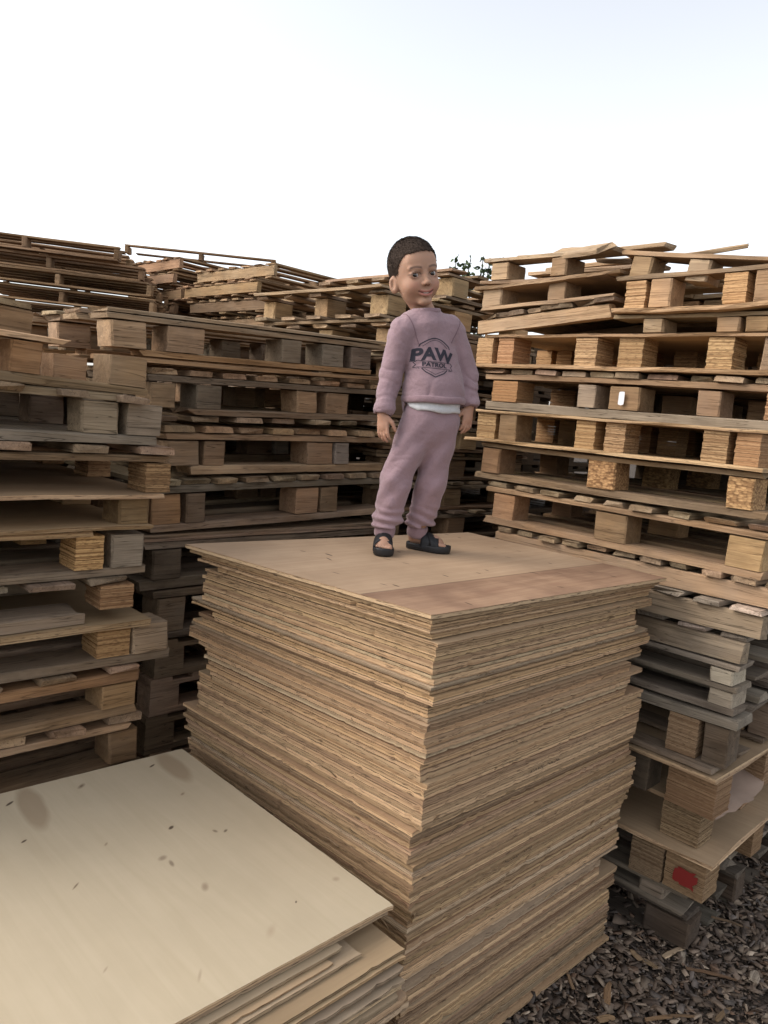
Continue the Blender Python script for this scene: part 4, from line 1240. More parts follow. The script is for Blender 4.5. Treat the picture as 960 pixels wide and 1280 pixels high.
# head
SK.ell(hp(0, -.014, .026), (.0715, .089, .079), HM, 0)
SK.ell(hp(0, .012, -.032), (.0585, .066, .073), HM, .03)
for s in (-1, 1):
    SK.ell(hp(s * .030, .044, -.040), (.027, .029, .027), HM, .016)
    SK.ell(hp(s * .0695, -.012, -.030), (.0085, .018, .027), HM @ np.array(Matrix.Rotation(s * .5, 3, 'Z')), .006)
    SK.ell(hp(s * .0755, -.006, -.028), (.005, .009, .015), HM, .004, 'sub')
SK.ell(hp(0, .058, -.090), (.021, .017, .013), HM, .014)        # chin
SK.ell(hp(0, .054, .030), (.046, .019, .034), HM, .02)          # forehead
EX, EZ = .0300, -.0090                                          # eye centres
for s in (-1, 1):
    SK.ell(hp(s * EX, .083, EZ + .001), (.019, .014, .0125), HM, .012, 'sub')     # sockets
    SK.ell(hp(s * EX, .0655, EZ + .001), (.0168, .0118, .0130), HM, .006)     # lids
    SK.ell(hp(s * EX, .080, EZ), (.0140, .0160, .0076), HM @ np.array(Matrix.Rotation(-s * .08, 3, 'Y')), .0015, 'sub')
    SK.cone(hp(s * .016, .073, EZ + .019), hp(s * .044, .064, EZ + .020), .006, .004, .010)   # brow ridge
SK.cone(hp(0, .074, -.004), hp(0, .086, -.032), .0055, .0075, .010)
SK.ell(hp(0, .0875, -.0345), (.0088, .0080, .0070), HM, .006)
for s in (-1, 1):
    SK.ell(hp(s * .0092, .0800, -.0368), (.0055, .007, .0052), HM, .005)
    SK.ell(hp(s * .005, .0865, -.0425), (.0028, .004, .0028), HM, .001, 'sub')
# smiling mouth
MZ = -.0640
def mpt(x, dz=0.0): return hp(x, .0750 - 9.0 * x * x, MZ + 13 * x * x + dz)
mx = [-.0238, -.015, -.005, .005, .015, .0238]
for i in range(5):
    ra = .0042 * (1 - (abs(mx[i]) / .034) ** 2); rb = .0042 * (1 - (abs(mx[i + 1]) / .034) ** 2)
    SK.cone(mpt(mx[i], .0035), mpt(mx[i + 1], .0035), ra, rb, .005)
    SK.cone(mpt(mx[i] * .86, -.0065), mpt(mx[i + 1] * .86, -.0065), ra * 1.15, rb * 1.15, .005)
for i in range(5):
    SK.cone(mpt(mx[i], -.001) + fwd * .0035, mpt(mx[i + 1], -.001) + fwd * .0035, .0024, .0024, .001, 'sub')
# neck and trunk
SK.cone(hp(0, -.020, -.06), (.004, .004, .765), .033, .036, .016)
SK.cone(CH, PE, .078, .078, .03, fl=(bf, .72))
SK.cone((-.045, -.02, .715), (.070, .022, .722), .036, .036, .03)
# limbs
for (s, e, w) in ((RS, RE, RW), (LS, LE, LW)):
    SK.cone(s, e, .030, .0235, .012); SK.cone(e, w, .0235, .0165, .008)
for (s, e, w) in ((RH, RK, RA), (LH, LK, LA)):
    SK.cone(s, e, .052, .036, .02); SK.cone(e, w, .036, .024, .012)

def hand(W_, down, wide, palm_n, curl, thumb_side):
    """W_ wrist, down = finger direction, wide = towards the thumb, palm_n = palm normal"""
    W_ = np.array(W_); down = np.array(down) / np.linalg.norm(down)
    wide = np.array(wide) - (np.array(wide) @ down) * down; wide /= np.linalg.norm(wide)
    pn = np.cross(down, wide); 
    if pn @ np.array(palm_n) < 0: pn = -pn
    c = W_ + down * .030
    SK.cone(W_ - down * .006, W_ + down * .012, .0155, .0165, .008, fl=(pn, .8))
    SK.ell(c, (.0215, .011, .029), np.stack([wide, pn, down], 1), .008)
    lens = [.036, .041, .038, .030]
    for i in range(4):
        off = (.0162 - .0108 * i)
        b = W_ + down * (.052 - .003 * abs(i - 1.2)) + wide * off
        spread = (1.5 - i) * .05
        d0 = down + wide * spread + pn * .18 * curl; d0 /= np.linalg.norm(d0)
        d1 = down + wide * spread * .6 + pn * .75 * curl; d1 /= np.linalg.norm(d1)
        d2 = down * .8 + pn * 1.35 * curl; d2 /= np.linalg.norm(d2)
        L_ = lens[i]
        p1 = b + d0 * L_ * .44; p2 = p1 + d1 * L_ * .32; p3 = p2 + d2 * L_ * .24
        SK.cone(b - down * .012, p1, .0062, .0054, .0025); SK.cone(p1, p2, .0054, .0049, .001); SK.cone(p2, p3, .0049, .0042, .001)
    b = W_ + down * .016 + wide * .017 + pn * .004
    d0 = down * .75 + wide * .62 + pn * .35; d0 /= np.linalg.norm(d0)
    d1 = down * .95 + wide * .12 + pn * .45; d1 /= np.linalg.norm(d1)
    p1 = b + d0 * .021; p2 = p1 + d1 * .017; p3 = p2 + d1 * .010
    SK.cone(b, p1, .0085, .0068, .006); SK.cone(p1, p2, .0066, .0058, .001); SK.cone(p2, p3, .0058, .0048, .001)
hand(RW, (.10, -.16, -1), (.78, -.62, 0), (.6, .75, 0), .55, 1)
hand(LW, (-.02, -.25, -1), (-.70, -.70, .1), (-.7, .7, 0), .75, -1)

# feet: right one points at the camera, left one to image right
FT = [dict(h=np.array([-.073, .018, 0]), d=np.array([.02, -1, 0]), A=RA), dict(h=np.array([.022, .092, 0]), d=np.array([.93, -.37, 0]), A=LA)]
for f in FT:
    f['d'] = f['d'] / np.linalg.norm(f['d']); f['s'] = np.array([-f['d'][1], f['d'][0], 0.])   # s = left of travel
SOLE = .020
for n_, f in enumerate(FT):
    h0, d, s = f['h'], f['d'], f['s']
    inn = -1 if n_ == 0 else 1
    zf = SOLE
    SK.cone(f['A'], h0 + d * .018 + np.array([0, 0, zf + .022]), .024, .022, .012)
    SK.cone(h0 + d * .014 + np.array([0, 0, zf + .018]), h0 + d * .085 + np.array([0, 0, zf + .016]), .020, .020, .012)
    SK.ell(h0 + d * .088 + np.array([0, 0, zf + .012]), (.030, .026, .0135), np.stack([d, s, np.array([0, 0, 1.])], 1), .012)
    for i in range(5):
        off = (.021 - .0102 * i)
        tl = [.034, .031, .027, .022, .017][i]
        rr = [.0082, .0062, .0058, .0055, .0052][i]
        sgn = 1 if n_ == 0 else -1
        # big toe on the inner side: right foot of the child = image left, its inner side is image right
        off = off * (1 if n_ == 0 else -1)
        b = h0 + d * .104 + s * off + np.array([0, 0, zf + .009])
        SK.cone(b - d * .012, b + d * (tl - .012) + np.array([0, 0, -.002]), rr * 1.05, rr, .003)
Vs, Fs = SK.mesh()

def skin_mat():
    t = NT('skin')
    at = t.n('Attribute', attribute_name='tone')
    v = t.objvec(rnd=False)
    nn = t.noise(v, 90, 3)
    col = t.mix(t.math('MULTIPLY', nn, .12), at.outputs['Color'], (.30, .15, .10))
    t.b.inputs['Subsurface Weight'].default_value = .12
    t.b.inputs['Subsurface Radius'].default_value = (.010, .004, .002)
    t.b.inputs['Subsurface Scale'].default_value = .6
    t.bump(nn, .05, .001)
    return t.out(col, .60, .25)
person = link('person', None, None, KO)
person.empty_display_size = .1
tag(person, 'small child in dusty pink tracksuit and black sandals standing on the plywood pile', 'person')
me = fast_mesh('body', Vs, Fs, skin_mat(), True)
# skin colouring
tone = np.tile(np.array([.40, .235, .160]), (len(Vs), 1))
def paint(mask, colr):
    m = np.clip(mask, 0, 1)[:, None]
    tone[:] = tone * (1 - m) + np.array(colr) * m
Lh = hloc(Vs)
hx, hyy, hz = Lh[:, 0], Lh[:, 1], Lh[:, 2]
head = (np.abs(hx) < .10) & (np.abs(hz) < .13) & (np.abs(hyy) < .13)
front = head & (hyy > .03)
sm = lambda a, b, x: np.clip((x - a) / (b - a), 0, 1)
for s in (-1, 1):
    paint(front * np.exp(-(((hx - s * .037) / .018) ** 2 + ((hz + .042) / .016) ** 2)) * .45, (.46, .20, .15))
    # eyebrows
    bx = s * hx
    bz = EZ + .0205 + .0035 * np.sin((bx - .012) / .036 * math.pi)
    paint(front * (1 - sm(.0022, .0044, np.abs(hz - bz))) * sm(.009, .014, bx) * (1 - sm(.044, .050, bx)) * .78, (.06, .036, .026))
    # lash line above the eye, faint shade below
    er = np.sqrt(((bx - EX) / .0165) ** 2 + ((hz - EZ) / .0095) ** 2)
    paint(front * np.exp(-((er - .98) / .16) ** 2) * (hz > EZ) * .9, (.045, .028, .022))
    paint(front * np.exp(-((er - 1.0) / .2) ** 2) * (hz <= EZ) * .45, (.20, .10, .075))
    paint(front * (np.hypot(hx - s * .005, hz + .0425) < .0032) * .7, (.10, .04, .03))
mz = MZ + 13 * hx * hx
inm = front * (np.abs(hx) < .0258) * (hyy > .05)
paint(inm * (1 - sm(.006, .010, np.abs(hz - mz + .0015))) * (1 - sm(.019, .0258, np.abs(hx))), (.40, .155, .125))
paint(inm * (1 - sm(.0012, .0026, np.abs(hz - mz + .001))), (.09, .03, .025))
paint(inm * (1 - sm(.0008, .0020, np.abs(hz - mz + .0006))) * (np.abs(hx - .003) < .008), (.50, .44, .39))
hands = (Vs[:, 2] < .5) & (Vs[:, 2] > .34) & ((Vs[:, 0] < -.06) | (Vs[:, 0] > .13))
paint(hands * .35, (.46, .235, .16))
feet = Vs[:, 2] < .07
paint(feet * .3, (.36, .20, .14))
at = me.color_attributes.new('tone', 'FLOAT_COLOR', 'POINT')
arr = np.ones((len(Vs), 4), np.float32); arr[:, :3] = tone
at.data.foreach_set('color', arr.ravel())
link('body', me, person)

# eyes
def eye_mesh():
    t = NT('eye')
    v = t.objvec(rnd=False)
    sx = t.n('SeparateXYZ'); t.l(v, sx.inputs[0])
    r = t.math('SQRT', t.math('ADD', t.math('MULTIPLY', sx.outputs[0], sx.outputs[0]), t.math('MULTIPLY', sx.outputs[2], sx.outputs[2])))
    iris = t.math('LESS_THAN', r, .0086); pup = t.math('LESS_THAN', r, .0040)
    col = t.mix(iris, (.47, .43, .40), (.040, .020, .011))
    col = t.mix(pup, col, (.006, .005, .005))
    t.b.inputs['Coat Weight'].default_value = .6
    m_ = t.out(col, .15, .5)
    bm = bmesh.new()
    bmesh.ops.create_uvsphere(bm, u_segments=24, v_segments=16, radius=.0130)
    me_ = bpy.data.meshes.new('eye'); bm.to_mesh(me_); bm.free()
    me_.materials.append(m_)
    me_.polygons.foreach_set('use_smooth', [True] * len(me_.polygons))
    return me_
em = eye_mesh()
gaze = Vector((-.02, -1.0, .12)).normalized()                  # he looks at the camera
for s in (-1, 1):
    c = hp(s * EX, .0600, EZ)
    look = Vector((0 - KO.x - c[0], 0 - KO.y - c[1], CAMZ - KO.z - c[2])).normalized()
    o = link('eye', em, person, tuple(c))
    o.rotation_euler = look.to_track_quat('Y', 'Z').to_euler()

# hair: close-cropped cap with a straight front hairline
HF = Field(HC - .14, HC + .15, .0026)
HF.ell(hp(0, -.015, .027), (.0750, .0930, .0830), HM, 0)
HF.ell(hp(0, .054, .030), (.0495, .0228, .0378), HM, .02)
X, Y, Z = HF.all()
P = np.stack([X, Y, Z], -1)
L_ = (P - HC) @ HM
lx, ly, lz = L_[..., 0], L_[..., 1], L_[..., 2]
ax_ = np.abs(lx)
line = np.interp(ly, [-.11, -.05, -.028, -.010, .004, .016, .024, .036, .050, .064, .12], [-.066, -.058, -.042, -.016, -.034, -.022, .014, .042, .054, .058, .058])
line = line + .0015 * np.sin(lx * 300) + .003 * (ax_ < .02)
HF.F = np.maximum(HF.F, ((line - lz) * .7).astype(np.float32))
HF.F += (.0011 * fnoise(X, Y, Z, 420, 5) + .0012 * fnoise(X, Y, Z, 150, 6)).astype(np.float32)
hv, hf_ = HF.mesh()
t = NT('hair'); v = t.objvec(rnd=False)
nn = t.noise(t.scaled(v, (500, 500, 120)), 1, 3)
t.bump(nn, .7, .003)
hm = t.out(t.mix(nn, (.030, .021, .016), (.085, .058, .044)), .8, .15)
link('hair', fast_mesh('hair', hv, hf_, hm, True), person)

# short strands that break up the cap and its edge
def strands(n, seed):
    r = np.random.RandomState(seed)
    q = r.randint(0, len(hf_), n)
    w = r.dirichlet((1, 1, 1, 1), n)
    Pn = (hv[hf_[q]] * w[..., None]).sum(1)
    e1 = hv[hf_[q, 1]] - hv[hf_[q, 0]]; e2 = hv[hf_[q, 3]] - hv[hf_[q, 0]]
    nr = np.cross(e1, e2); nr /= np.linalg.norm(nr, axis=1, keepdims=True) + 1e-9
    outw = Pn - hp(0, -.015, .02)
    nr *= np.sign((nr * outw).sum(1))[:, None]
    outw /= np.linalg.norm(outw, axis=1, keepdims=True)
    keep = (nr * outw).sum(1) > .55
    Pn, nr = Pn[keep], nr[keep]
    n = len(Pn)
    lp = hloc(Pn)
    crown = np.array([0., -.05, .09])
    fl = lp - crown; fl = fl @ HM.T
    fl -= (fl * nr).sum(1)[:, None] * nr
    fl /= np.linalg.norm(fl, axis=1, keepdims=True) + 1e-9
    d = fl + nr * r.uniform(.08, .40, (n, 1)) + r.normal(0, .22, (n, 3))
    d /= np.linalg.norm(d, axis=1, keepdims=True)
    L = r.uniform(.003, .0075, (n, 1))
    sd = np.cross(d, nr); sd /= np.linalg.norm(sd, axis=1, keepdims=True) + 1e-9
    wv = r.uniform(.0004, .0009, (n, 1))
    T = np.stack([Pn - sd * wv, Pn + sd * wv, Pn + d * L + nr * .0006], 1).reshape(-1, 3)
    return T, np.arange(3 * n).reshape(-1, 3)
tv_, tf_ = strands(26000, 9)
o = link('hair_strands', fast_mesh('hair_strands', tv_, tf_, hm), person)
o['kind'] = 'stuff'

# --- clothes
def cloth_mat(name, base, fuzz=.25):
    t = NT(name)
    v = t.objvec(rnd=False)
    a = t.noise(v, 9, 3); b = t.noise(v, 420, 2); c_ = t.noise(v, 45, 4)
    col = t.mix(t.math('MULTIPLY', a, .5), base, tuple(x * .72 for x in base))
    col = t.mix(t.math('MULTIPLY', t.ramp(b, [(.4, 0.), (.65, 1.)]), .22), col, tuple(min(1, x * 1.35) for x in base))
    t.b.inputs['Sheen Weight'].default_value = fuzz
    t.bump(t.math('ADD', t.math('MULTIPLY', b, .25), c_), .6, .007)
    return t.out(col, .95, .1)
PINK = cloth_mat('pink_fleece', (.300, .204, .224))
PINK2 = cloth_mat('pink_rib', (.275, .182, .200))
WHITE = cloth_mat('white_cotton', (.55, .55, .56))

SH = Field((-.22, -.20, .44), (.25, .20, .83), .0032)
SH.cone((.012, .004, .690), (.050, .004, .540), .086, .102, 0, fl=(bf, .76))
SH.cone((-.048, -.022, .728), (.074, .026, .735), .047, .047, .03)
SH.cone((.000, -.004, .745), (-.006, -.006, .778), .062, .047, .02)
for (s_, e_, w_, side) in ((RS, RE, RW, -1), (LS, LE, LW, 1)):
    SH.cone(s_, e_, .047, .037, .007)
    SH.cone(e_, np.array(w_) + (np.array(e_) - np.array(w_)) * .10, .038, .033, .006)
    # gathered just above the cuff
    g0 = np.array(w_) + (np.array(e_) - np.array(w_)) * .16
    SH.ell(g0, (.036, .036, .020), None, .010)
SH.cone((.046, .004, .535), (.048, .004, .500), .100, .106, .01, fl=(bf, .84))
X, Y, Z = SH.all()
hem = .500 + .04 * (X - .05) + .006 * np.sin(X * 40)
torso_side = (np.abs((X - .045) * br_[0] + Y * br_[1]) < .118)
inarm = ((X < -.045 - (Z - .5) * .10) | (X > .135))
SH.F = np.where(torso_side & ~inarm, np.maximum(SH.F, (hem - Z).astype(np.float32)), SH.F)
# sleeves end at the cuffs
for (w_, e_) in ((RW, RE), (LW, LE)):
    w_ = np.array(w_); d = np.array(e_) - w_; d /= np.linalg.norm(d)
    near = (np.abs(X - w_[0]) < .06) & (np.abs(Y - w_[1]) < .07) & (Z < w_[2] + .05)
    dd = -((X - w_[0]) * d[0] + (Y - w_[1]) * d[1] + (Z - w_[2]) * d[2]) + .000
    SH.F = np.where(near, np.maximum(SH.F, dd.astype(np.float32)), SH.F)
# folds: diagonal at the armpits and belly, rings on the sleeves
fold = .0016 * np.sin(Z * 70 + X * 60 + 2 * np.sin(Y * 30)) * np.clip((.66 - Z) / .16, 0, 1) + .0036 * fnoise(X, Y, Z, 42, 3) + .0014 * fnoise(X, Y, Z, 110, 8)
arm = np.clip(((np.abs((X - .03) * br_[0] + Y * br_[1])) - .095) / .02, 0, 1)
fold += arm * .0034 * np.clip(np.sin(Z * 120 + X * 70 + 5 * fnoise(X, Y, Z, 45, 12)) - .35, 0, 1) * np.clip(fnoise(X, Y, Z, 30, 31) + .55, 0, 1) * -1.6
fold -= .0045 * np.clip(1 - 2.6 * np.abs(fnoise(X, Y + .3 * Z, Z * .8, 46, 61)), 0, 1) ** 2 * np.clip(fnoise(X, Y, Z, 16, 62) + .35, 0, 1) * np.clip((.73 - Z) / .08, 0, 1)
fold -= .0016 * np.clip(1 - 3.2 * np.abs(fnoise(X, Y, Z * 1.2, 95, 63)), 0, 1) ** 2 * np.clip(fnoise(X, Y, Z, 28, 64) + .25, 0, 1)
SH.F -= fold.astype(np.float32)
# neck opening
SH.cone((-.004, -.005, .765), (-.012, -.010, .83), .041, .046, .004, 'sub')
SH.F = np.maximum(SH.F, (Z - .784 - .10 * X + .22 * (-Y - .0) * -1 * .3).astype(np.float32))
sv, sf = SH.mesh()
shirt = link('shirt', fast_mesh('shirt', sv, sf, PINK, True), person)
def ring(c, axis, r, rt, mat, name, parent, fl=1.0, wob=0.0, n=48, m=10, h=1.0, wide=None):
    axis = Vector(axis).normalized()
    a = Vector(wide) if wide is not None else axis.orthogonal()
    a = (a - axis * a.dot(axis)).normalized(); b = axis.cross(a)
    vs_, fs = [], []
    for i in range(n):
        t_ = 2 * math.pi * i / n
        for k in range(m):
            q = 2 * math.pi * k / m
            rr = r + rt * math.cos(q) + wob * math.sin(t_ * 7) * .5
            vs_.append(Vector(c) + (a * math.cos(t_) + b * math.sin(t_) * fl) * rr + axis * (rt * h * math.sin(q) + wob * math.sin(t_ * 5)))
    for i in range(n):
        for k in range(m):
            j, l = (i + 1) % n, (k + 1) % m
            fs.append((i * m + k, j * m + k, j * m + l, i * m + l))
    return link(name, mesh_from(name, vs_, fs, mat, True), parent)
# ribbed collar, cuffs and hem
ring((-.003, -.005, .782), (-.10, -.06, 1), .0435, .0052, PINK2, 'collar', shirt, 1.0, .0005, h=1.7)
for (w_, e_) in ((RW, RE), (LW, LE)):
    w_ = Vector(w_); d = (Vector(e_) - w_).normalized()
    ring(w_ + d * .010, d, .0255, .0060, PINK2, 'cuff', shirt, 1.0, .0012, h=2.2)
ring((.049, .004, .506), (-.04, 0, 1), .1020, .0062, PINK2, 'hem_band', shirt, .85, .0012, n=72, h=1.9, wide=br_)

# white undershirt peeping out below the hem
UN = Field((-.12, -.14, .44), (.20, .14, .56), .0035)
UN.cone((.046, .004, .55), (.047, .004, .455), .094, .0945, 0, fl=(bf, .85))
X, Y, Z = UN.all()
UN.F = np.maximum(UN.F, np.maximum((.467 + .03 * np.clip((.0 - X) / .05, 0, 1) + .003 * np.sin(X * 60) - Z), (Z - .500)).astype(np.float32))
UN.F += (.0018 * fnoise(X, Y, Z, 80, 4) + .001 * np.sin(Z * 300)).astype(np.float32)
uv_, uf_ = UN.mesh()
link('undershirt', fast_mesh('undershirt', uv_, uf_, WHITE, True), person)

# trousers
TR = Field((-.17, -.16, .04), (.20, .20, .53), .0032)
TR.cone((.046, .004, .500), (.046, .004, .430), .082, .084, 0, fl=(bf, .82))
for n_, (h_, k_, a_) in enumerate(((RH, RK, RA), (LH, LK, LA))):
    h_, k_, a_ = map(np.array, (h_, k_, a_))
    TR.cone(h_, k_, .061, .050, .022)
    low_ = k_ + (a_ - k_) * .80
    TR.cone(k_, low_, .052, .044, .012)
    TR.ell(k_ + (a_ - k_) * .74, (.048, .046, .026), None, .010)
X, Y, Z = TR.all()
TR.F = np.maximum(TR.F, (Z - .494 - .03 * (X - .05)).astype(np.float32))
for (k_, a_) in ((RK, RA), (LK, LA)):
    a_ = np.array(a_)
    near = (np.hypot(X - a_[0], Y - a_[1]) < .06) & (Z < .12)
    TR.F = np.where(near, np.maximum(TR.F, (.083 + .10 * (X - a_[0]) - Z).astype(np.float32)), TR.F)
bun = np.clip((.165 - Z) / .06, 0, 1)
fold = bun * (.0050 * np.sin(Z * 215 + 60 * (X - .0) + 4.5 * fnoise(X, Y, Z, 38, 41))) + .0036 * fnoise(X, Y, Z, 34, 21) + .0014 * fnoise(X, Y, Z, 100, 22) \
     + .0024 * np.sin(Z * 70 - X * 85 + Y * 30) * np.clip((.47 - Z) / .1, 0, 1) * (1 - bun)
fold -= .0050 * np.clip(1 - 2.6 * np.abs(fnoise(X * .8, Y, Z, 44, 71)), 0, 1) ** 2 * np.clip(fnoise(X, Y, Z, 15, 72) + .4, 0, 1)
fold -= .0018 * np.clip(1 - 3.2 * np.abs(fnoise(X, Y, Z * 1.3, 90, 73)), 0, 1) ** 2 * np.clip(fnoise(X, Y, Z, 26, 74) + .25, 0, 1)
TR.F -= fold.astype(np.float32)
tv, tf = TR.mesh()
trousers = link('trousers', fast_mesh('trousers', tv, tf, PINK, True), person)
ring((.046, .004, .484), (0, 0, 1), .083, .005, PINK2, 'waistband', trousers, .80, .001, n=64, h=2.2, wide=br_)
for a_, k_ in ((RA, RK), (LA, LK)):
    a_ = Vector(a_); d = (Vector(k_) - a_).normalized()
    ring(a_ + d * .012, d, .0290, .0060, PINK2, 'cuff', trousers, 1.0, .001, h=3.6)

# sandals: moulded sole with raised rim, two wide crossing straps
SOLEM = NT('sandal_rubber'); nn = SOLEM.noise(SOLEM.objvec(rnd=False), 220, 2); SOLEM.bump(nn, .3, .002)
SOLEM = SOLEM.out((.016, .015, .016), .55, .4)
STRAPM = NT('sandal_strap'); nn = STRAPM.noise(STRAPM.objvec(rnd=False), 150, 3); STRAPM.bump(nn, .3, .002)
STRAPM = STRAPM.out((.014, .014, .016), .6, .35)
METAL = NT('buckle_metal'); METAL.b.inputs['Metallic'].default_value = .9; METAL = METAL.out((.6, .6, .6), .35, .5)
for n_, f in enumerate(FT):
    h0, d, s = f['h'], f['d'], f['s']
    inn = 1 if n_ == 0 else -1
    # sole outline
    prof = [(-.012, .0), (-.010, .014), (0, .022), (.025, .025), (.055, .026), (.085, .031), (.110, .033), (.130, .027), (.141, .014), (.145, 0)]
    out_ = [(x, w * (1.0 if True else 1)) for x, w in prof] + [(x, -w) for x, w in prof[-2:0:-1]]
    vs_, fs = [], []
    lv_ = [(0.0, .93), (.004, 1.0), (.016, 1.02), (.0225, 1.0), (.0225, .90), (.0185, .86)]
    c0 = np.array([.066, 0])
    for (z, k) in lv_:
        for (x, w) in out_:
            xx, ww = c0[0] + (x - c0[0]) * (1 - (1 - k) * .5), w * k
            p = h0 + d * xx + s * (ww + inn * .004 * math.sin(max(0, xx) * 22))
            vs_.append((p[0], p[1], z + .0006 + (.004 * max(0, (xx - .10) / .045) if z > .001 else 0)))
    N = len(out_)
    for q in range(len(lv_) - 1):
        for i in range(N):
            j = (i + 1) % N
            fs.append((q * N + i, q * N + j, (q + 1) * N + j, (q + 1) * N + i))
    fs.append(tuple(range(N - 1, -1, -1))); fs.append(tuple((len(lv_) - 1) * N + i for i in range(N)))
    me_ = mesh_from('sandal', vs_, fs, SOLEM, True)
    bm = bmesh.new(); bm.from_mesh(me_); bmesh.ops.recalc_face_normals(bm, faces=bm.faces); bm.to_mesh(me_); bm.free()
    sandal = link('sandal', me_, person)
    sandal['label'] = 'black rubber sandal pointing at the camera' if n_ == 0 else 'black rubber sandal pointing to the right'
    # straps: arches over the instep from one sole edge to the other, crossing
    def strap(x_a, x_b, width, lift, name, w0=.031):
        ns, nw = 16, 4
        vs_, fs = [], []
        for side in (0, 1):
            for i in range(ns + 1):
                q = i / ns
                th = math.pi * q
                for k in range(nw + 1):
                    wq = (k / nw - .5) * width * (.72 + .35 * math.sin(th))
                    xx = x_a + (x_b - x_a) * q + wq
                    hgt = (.040 + lift) * (1 - .55 * np.clip((xx - .05) / .07, 0, 1)) + .006
                    r_ = w0 + side * .0028 - .0014
                    y = -math.cos(th) * r_
                    z = .012 + (abs(math.sin(th)) ** .62) * (hgt + side * .003)
                    p = h0 + d * xx + s * y
                    vs_.append((p[0], p[1], z))
        M_ = (ns + 1) * (nw + 1)
        for side in (0, 1):
            for i in range(ns):
                for k in range(nw):
                    a = side * M_ + i * (nw + 1) + k
                    q_ = (a, a + 1, a + nw + 2, a + nw + 1)
                    fs.append(q_ if side else q_[::-1])
        for i in range(ns):
            for k in (0, nw):
                a = i * (nw + 1) + k; b = a + nw + 1
                q_ = (a, b, b + M_, a + M_)
                fs.append(q_ if k == 0 else q_[::-1])
        me_ = mesh_from(name, vs_, fs, STRAPM, True)
        bm = bmesh.new(); bm.from_mesh(me_); bmesh.ops.recalc_face_normals(bm, faces=bm.faces); bm.to_mesh(me_); bm.free()
        return link(name, me_, sandal)
    strap(.060, .096, .040, .004, 'strap')
    strap(.098, .058, .040, .007, 'strap')
    bm = bmesh.new(); bmesh.ops.create_uvsphere(bm, u_segments=10, v_segments=6, radius=.0042)
    me_ = bpy.data.meshes.new('rivet'); bm.to_mesh(me_); bm.free(); me_.materials.append(METAL)
    p = h0 + d * .078 + np.array([0, 0, .046 if n_ == 0 else .047])
    o = link('rivet', me_, sandal, tuple(p)); o.scale = (1, 1, .6)

# --- printed lettering and shield on the chest, laid on the cloth
PRN = NT('print_dark').out((.035, .033, .045), .8, .2)
bvh = BVHTree.FromPolygons([tuple(v) for v in sv.tolist()], [tuple(f_) for f_ in sf.tolist()])
LC = np.array([.046, -.08, .644])                               # centre of the print
def project(vs_, off=.0012):
    out_ = []
    for (x, z) in vs_:
        p = Vector(LC + br_ * x + np.array([0, 0, z])) + Vector(bf) * .15
        hit = bvh.ray_cast(p, -Vector(bf), .4)
        q = hit[0] if hit[0] is not None else p - Vector(bf) * .15
        out_.append(q + Vector(bf) * off)
    return out_
def print_text(txt, cx, cz, size, name, bold=.0, sx=1.0, arch=0.0):
    cu = bpy.data.curves.new(name, 'FONT')
    cu.body = txt; cu.size = size; cu.align_x = 'CENTER'; cu.align_y = 'CENTER'; cu.offset = bold
    cu.resolution_u = 3
    tmp = bpy.data.objects.new('tmp_text', cu)
    C.objects.link(tmp)
    dg = bpy.context.evaluated_depsgraph_get()
    me_ = bpy.data.meshes.new_from_object(tmp.evaluated_get(dg))
    bpy.data.objects.remove(tmp); bpy.data.curves.remove(cu)
    bm = bmesh.new(); bm.from_mesh(me_)
    bmesh.ops.triangulate(bm, faces=bm.faces)
    for _ in range(2):
        le = [e for e in bm.edges if e.calc_length() > .006]
        if le: bmesh.ops.subdivide_edges(bm, edges=le, cuts=1)
        bmesh.ops.triangulate(bm, faces=bm.faces)
    co = [(v.co.x * sx + cx, v.co.y + cz - arch * (v.co.x * sx) ** 2) for v in bm.verts]
    for v, p in zip(bm.verts, project(co)): v.co = p
    bm.to_mesh(me_); bm.free()
    me_.materials.clear(); me_.materials.append(PRN)
    me_.name = name
    return link(name, me_, shirt)
print_text('PAW', -.004, .002, .052, 'print_word', .0022, 1.12, 3.0)
print_text('PATROL', .000, -.031, .0185, 'print_word', .0006, 1.15)
def print_line(pts, w, name, closed=False):
    vs_, fs = [], []
    dens = []
    n0 = len(pts)
    for i in range(n0 - (0 if closed else 1)):
        a, b = Vector(pts[i]), Vector(pts[(i + 1) % n0])
        m_ = max(1, int((b - a).length / .005))
        dens += [a.lerp(b, k / m_) for k in range(m_)]
    if not closed: dens.append(Vector(pts[-1]))
    N = len(dens)
    l2 = []
    for i in range(N):
        a = dens[i - 1] if (closed or i) else dens[0]; b = dens[(i + 1) % N] if (closed or i < N - 1) else dens[-1]
        d = (b - a).normalized(); nr = Vector((-d.y, d.x))
        l2 += [tuple(dens[i] + nr * w / 2), tuple(dens[i] - nr * w / 2)]
    pr = project(l2, .0010)
    for i in range(N - (0 if closed else 1)):
        j = (i + 1) % N
        fs.append((2 * i, 2 * i + 1, 2 * j + 1, 2 * j))
    return link(name, mesh_from(name, pr, fs, PRN), shirt)
arc = [(-.047 + .094 * q / 12, .030 + .022 * math.sin(math.pi * q / 12)) for q in range(13)]
print_line([(-.050, .022)] + arc + [(.050, .022)], .0032, 'print_shield')
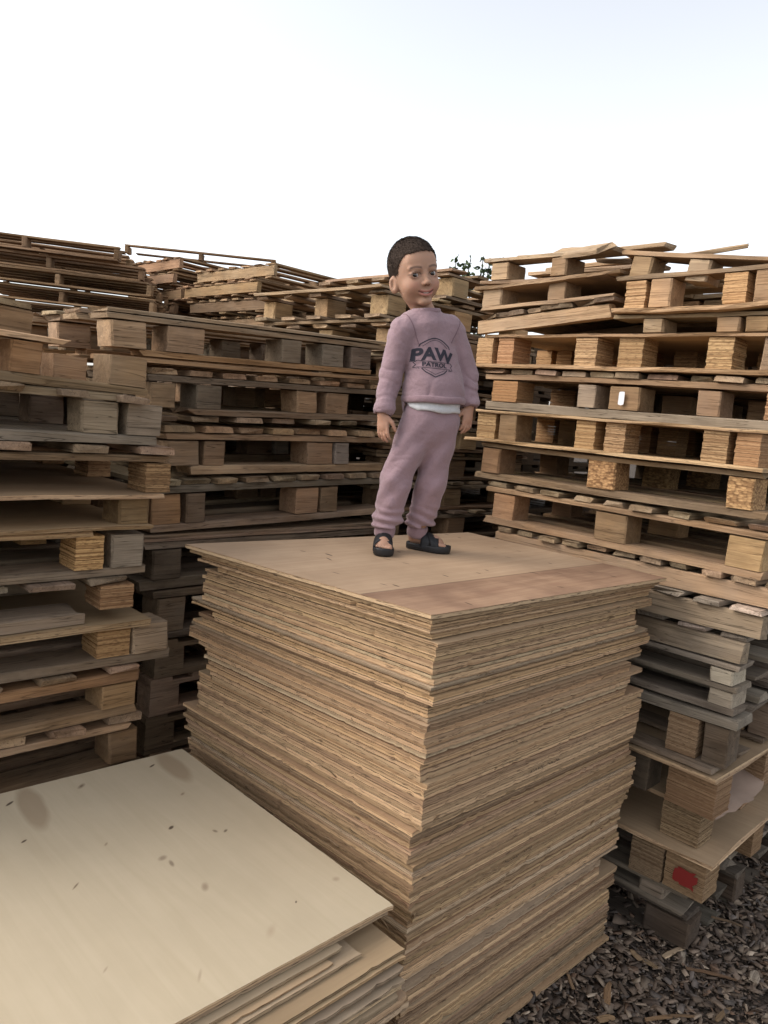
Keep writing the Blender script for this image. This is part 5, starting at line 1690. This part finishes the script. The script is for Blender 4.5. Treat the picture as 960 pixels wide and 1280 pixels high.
print_line([(p[0] * .86, p[1] - .006) for p in arc], .0015, 'print_shield')
print_line([(-.040, -.044), (-.030, -.054), (0, -.068), (.030, -.054), (.040, -.044)], .0032, 'print_shield')
print_line([(-.032, -.045), (0, -.060), (.032, -.045)], .0014, 'print_shield')
print_line([(-.052, -.021), (.052, -.021)], .0016, 'print_shield')
print_line([(-.052, -.041), (.052, -.041)], .0016, 'print_shield')
print_line([(-.052, -.021), (-.060, -.028), (-.054, -.034), (-.060, -.043), (-.046, -.046), (-.050, -.041)], .0022, 'print_shield')
print_line([(.052, -.021), (.060, -.028), (.054, -.034), (.060, -.043), (.046, -.046), (.050, -.041)], .0022, 'print_shield')

# sleeve seams on the sweatshirt
SEAM = NT('seam_thread').out((.17, .105, .12), .9, .1)
for (s_, e_, sg) in ((RS, RE, -1), (LS, LE, 1)):
    S_, E_ = Vector(s_), Vector(e_)
    ax = (Vector((sg * br_[0], sg * br_[1], 0)) + Vector((0, 0, -.45))).normalized()
    a_ = ax.orthogonal().normalized(); b_ = ax.cross(a_)
    base = S_ - ax * .014
    pts = []
    for i in range(56):
        t_ = 2 * math.pi * i / 56
        q_ = bvh.ray_cast(base, (a_ * math.cos(t_) + b_ * math.sin(t_)), .2)
        if q_[0] is None or (q_[0] - base).length > .085: pts.append(None)
        else: pts.append((q_[0], q_[1]))
    vs_, fs = [], []
    idm = {}
    for i, pr in enumerate(pts):
        if pr is None: continue
        n_ = pr[1] if pr[1].dot(pr[0] - base) > 0 else -pr[1]
        idm[i] = len(vs_)
        vs_ += [pr[0] + n_ * .0008 - ax * .0011, pr[0] + n_ * .0014, pr[0] + n_ * .0008 + ax * .0011]
    for i in range(56):
        j = (i + 1) % 56
        if i in idm and j in idm and (vs_[idm[i]] - vs_[idm[j]]).length < .02:
            a, b = idm[i], idm[j]
            fs += [(a, b, b + 1, a + 1), (a + 1, b + 1, b + 2, a + 2)]
    link('sleeve_seam', mesh_from('sleeve_seam', vs_, fs, SEAM, True), shirt)
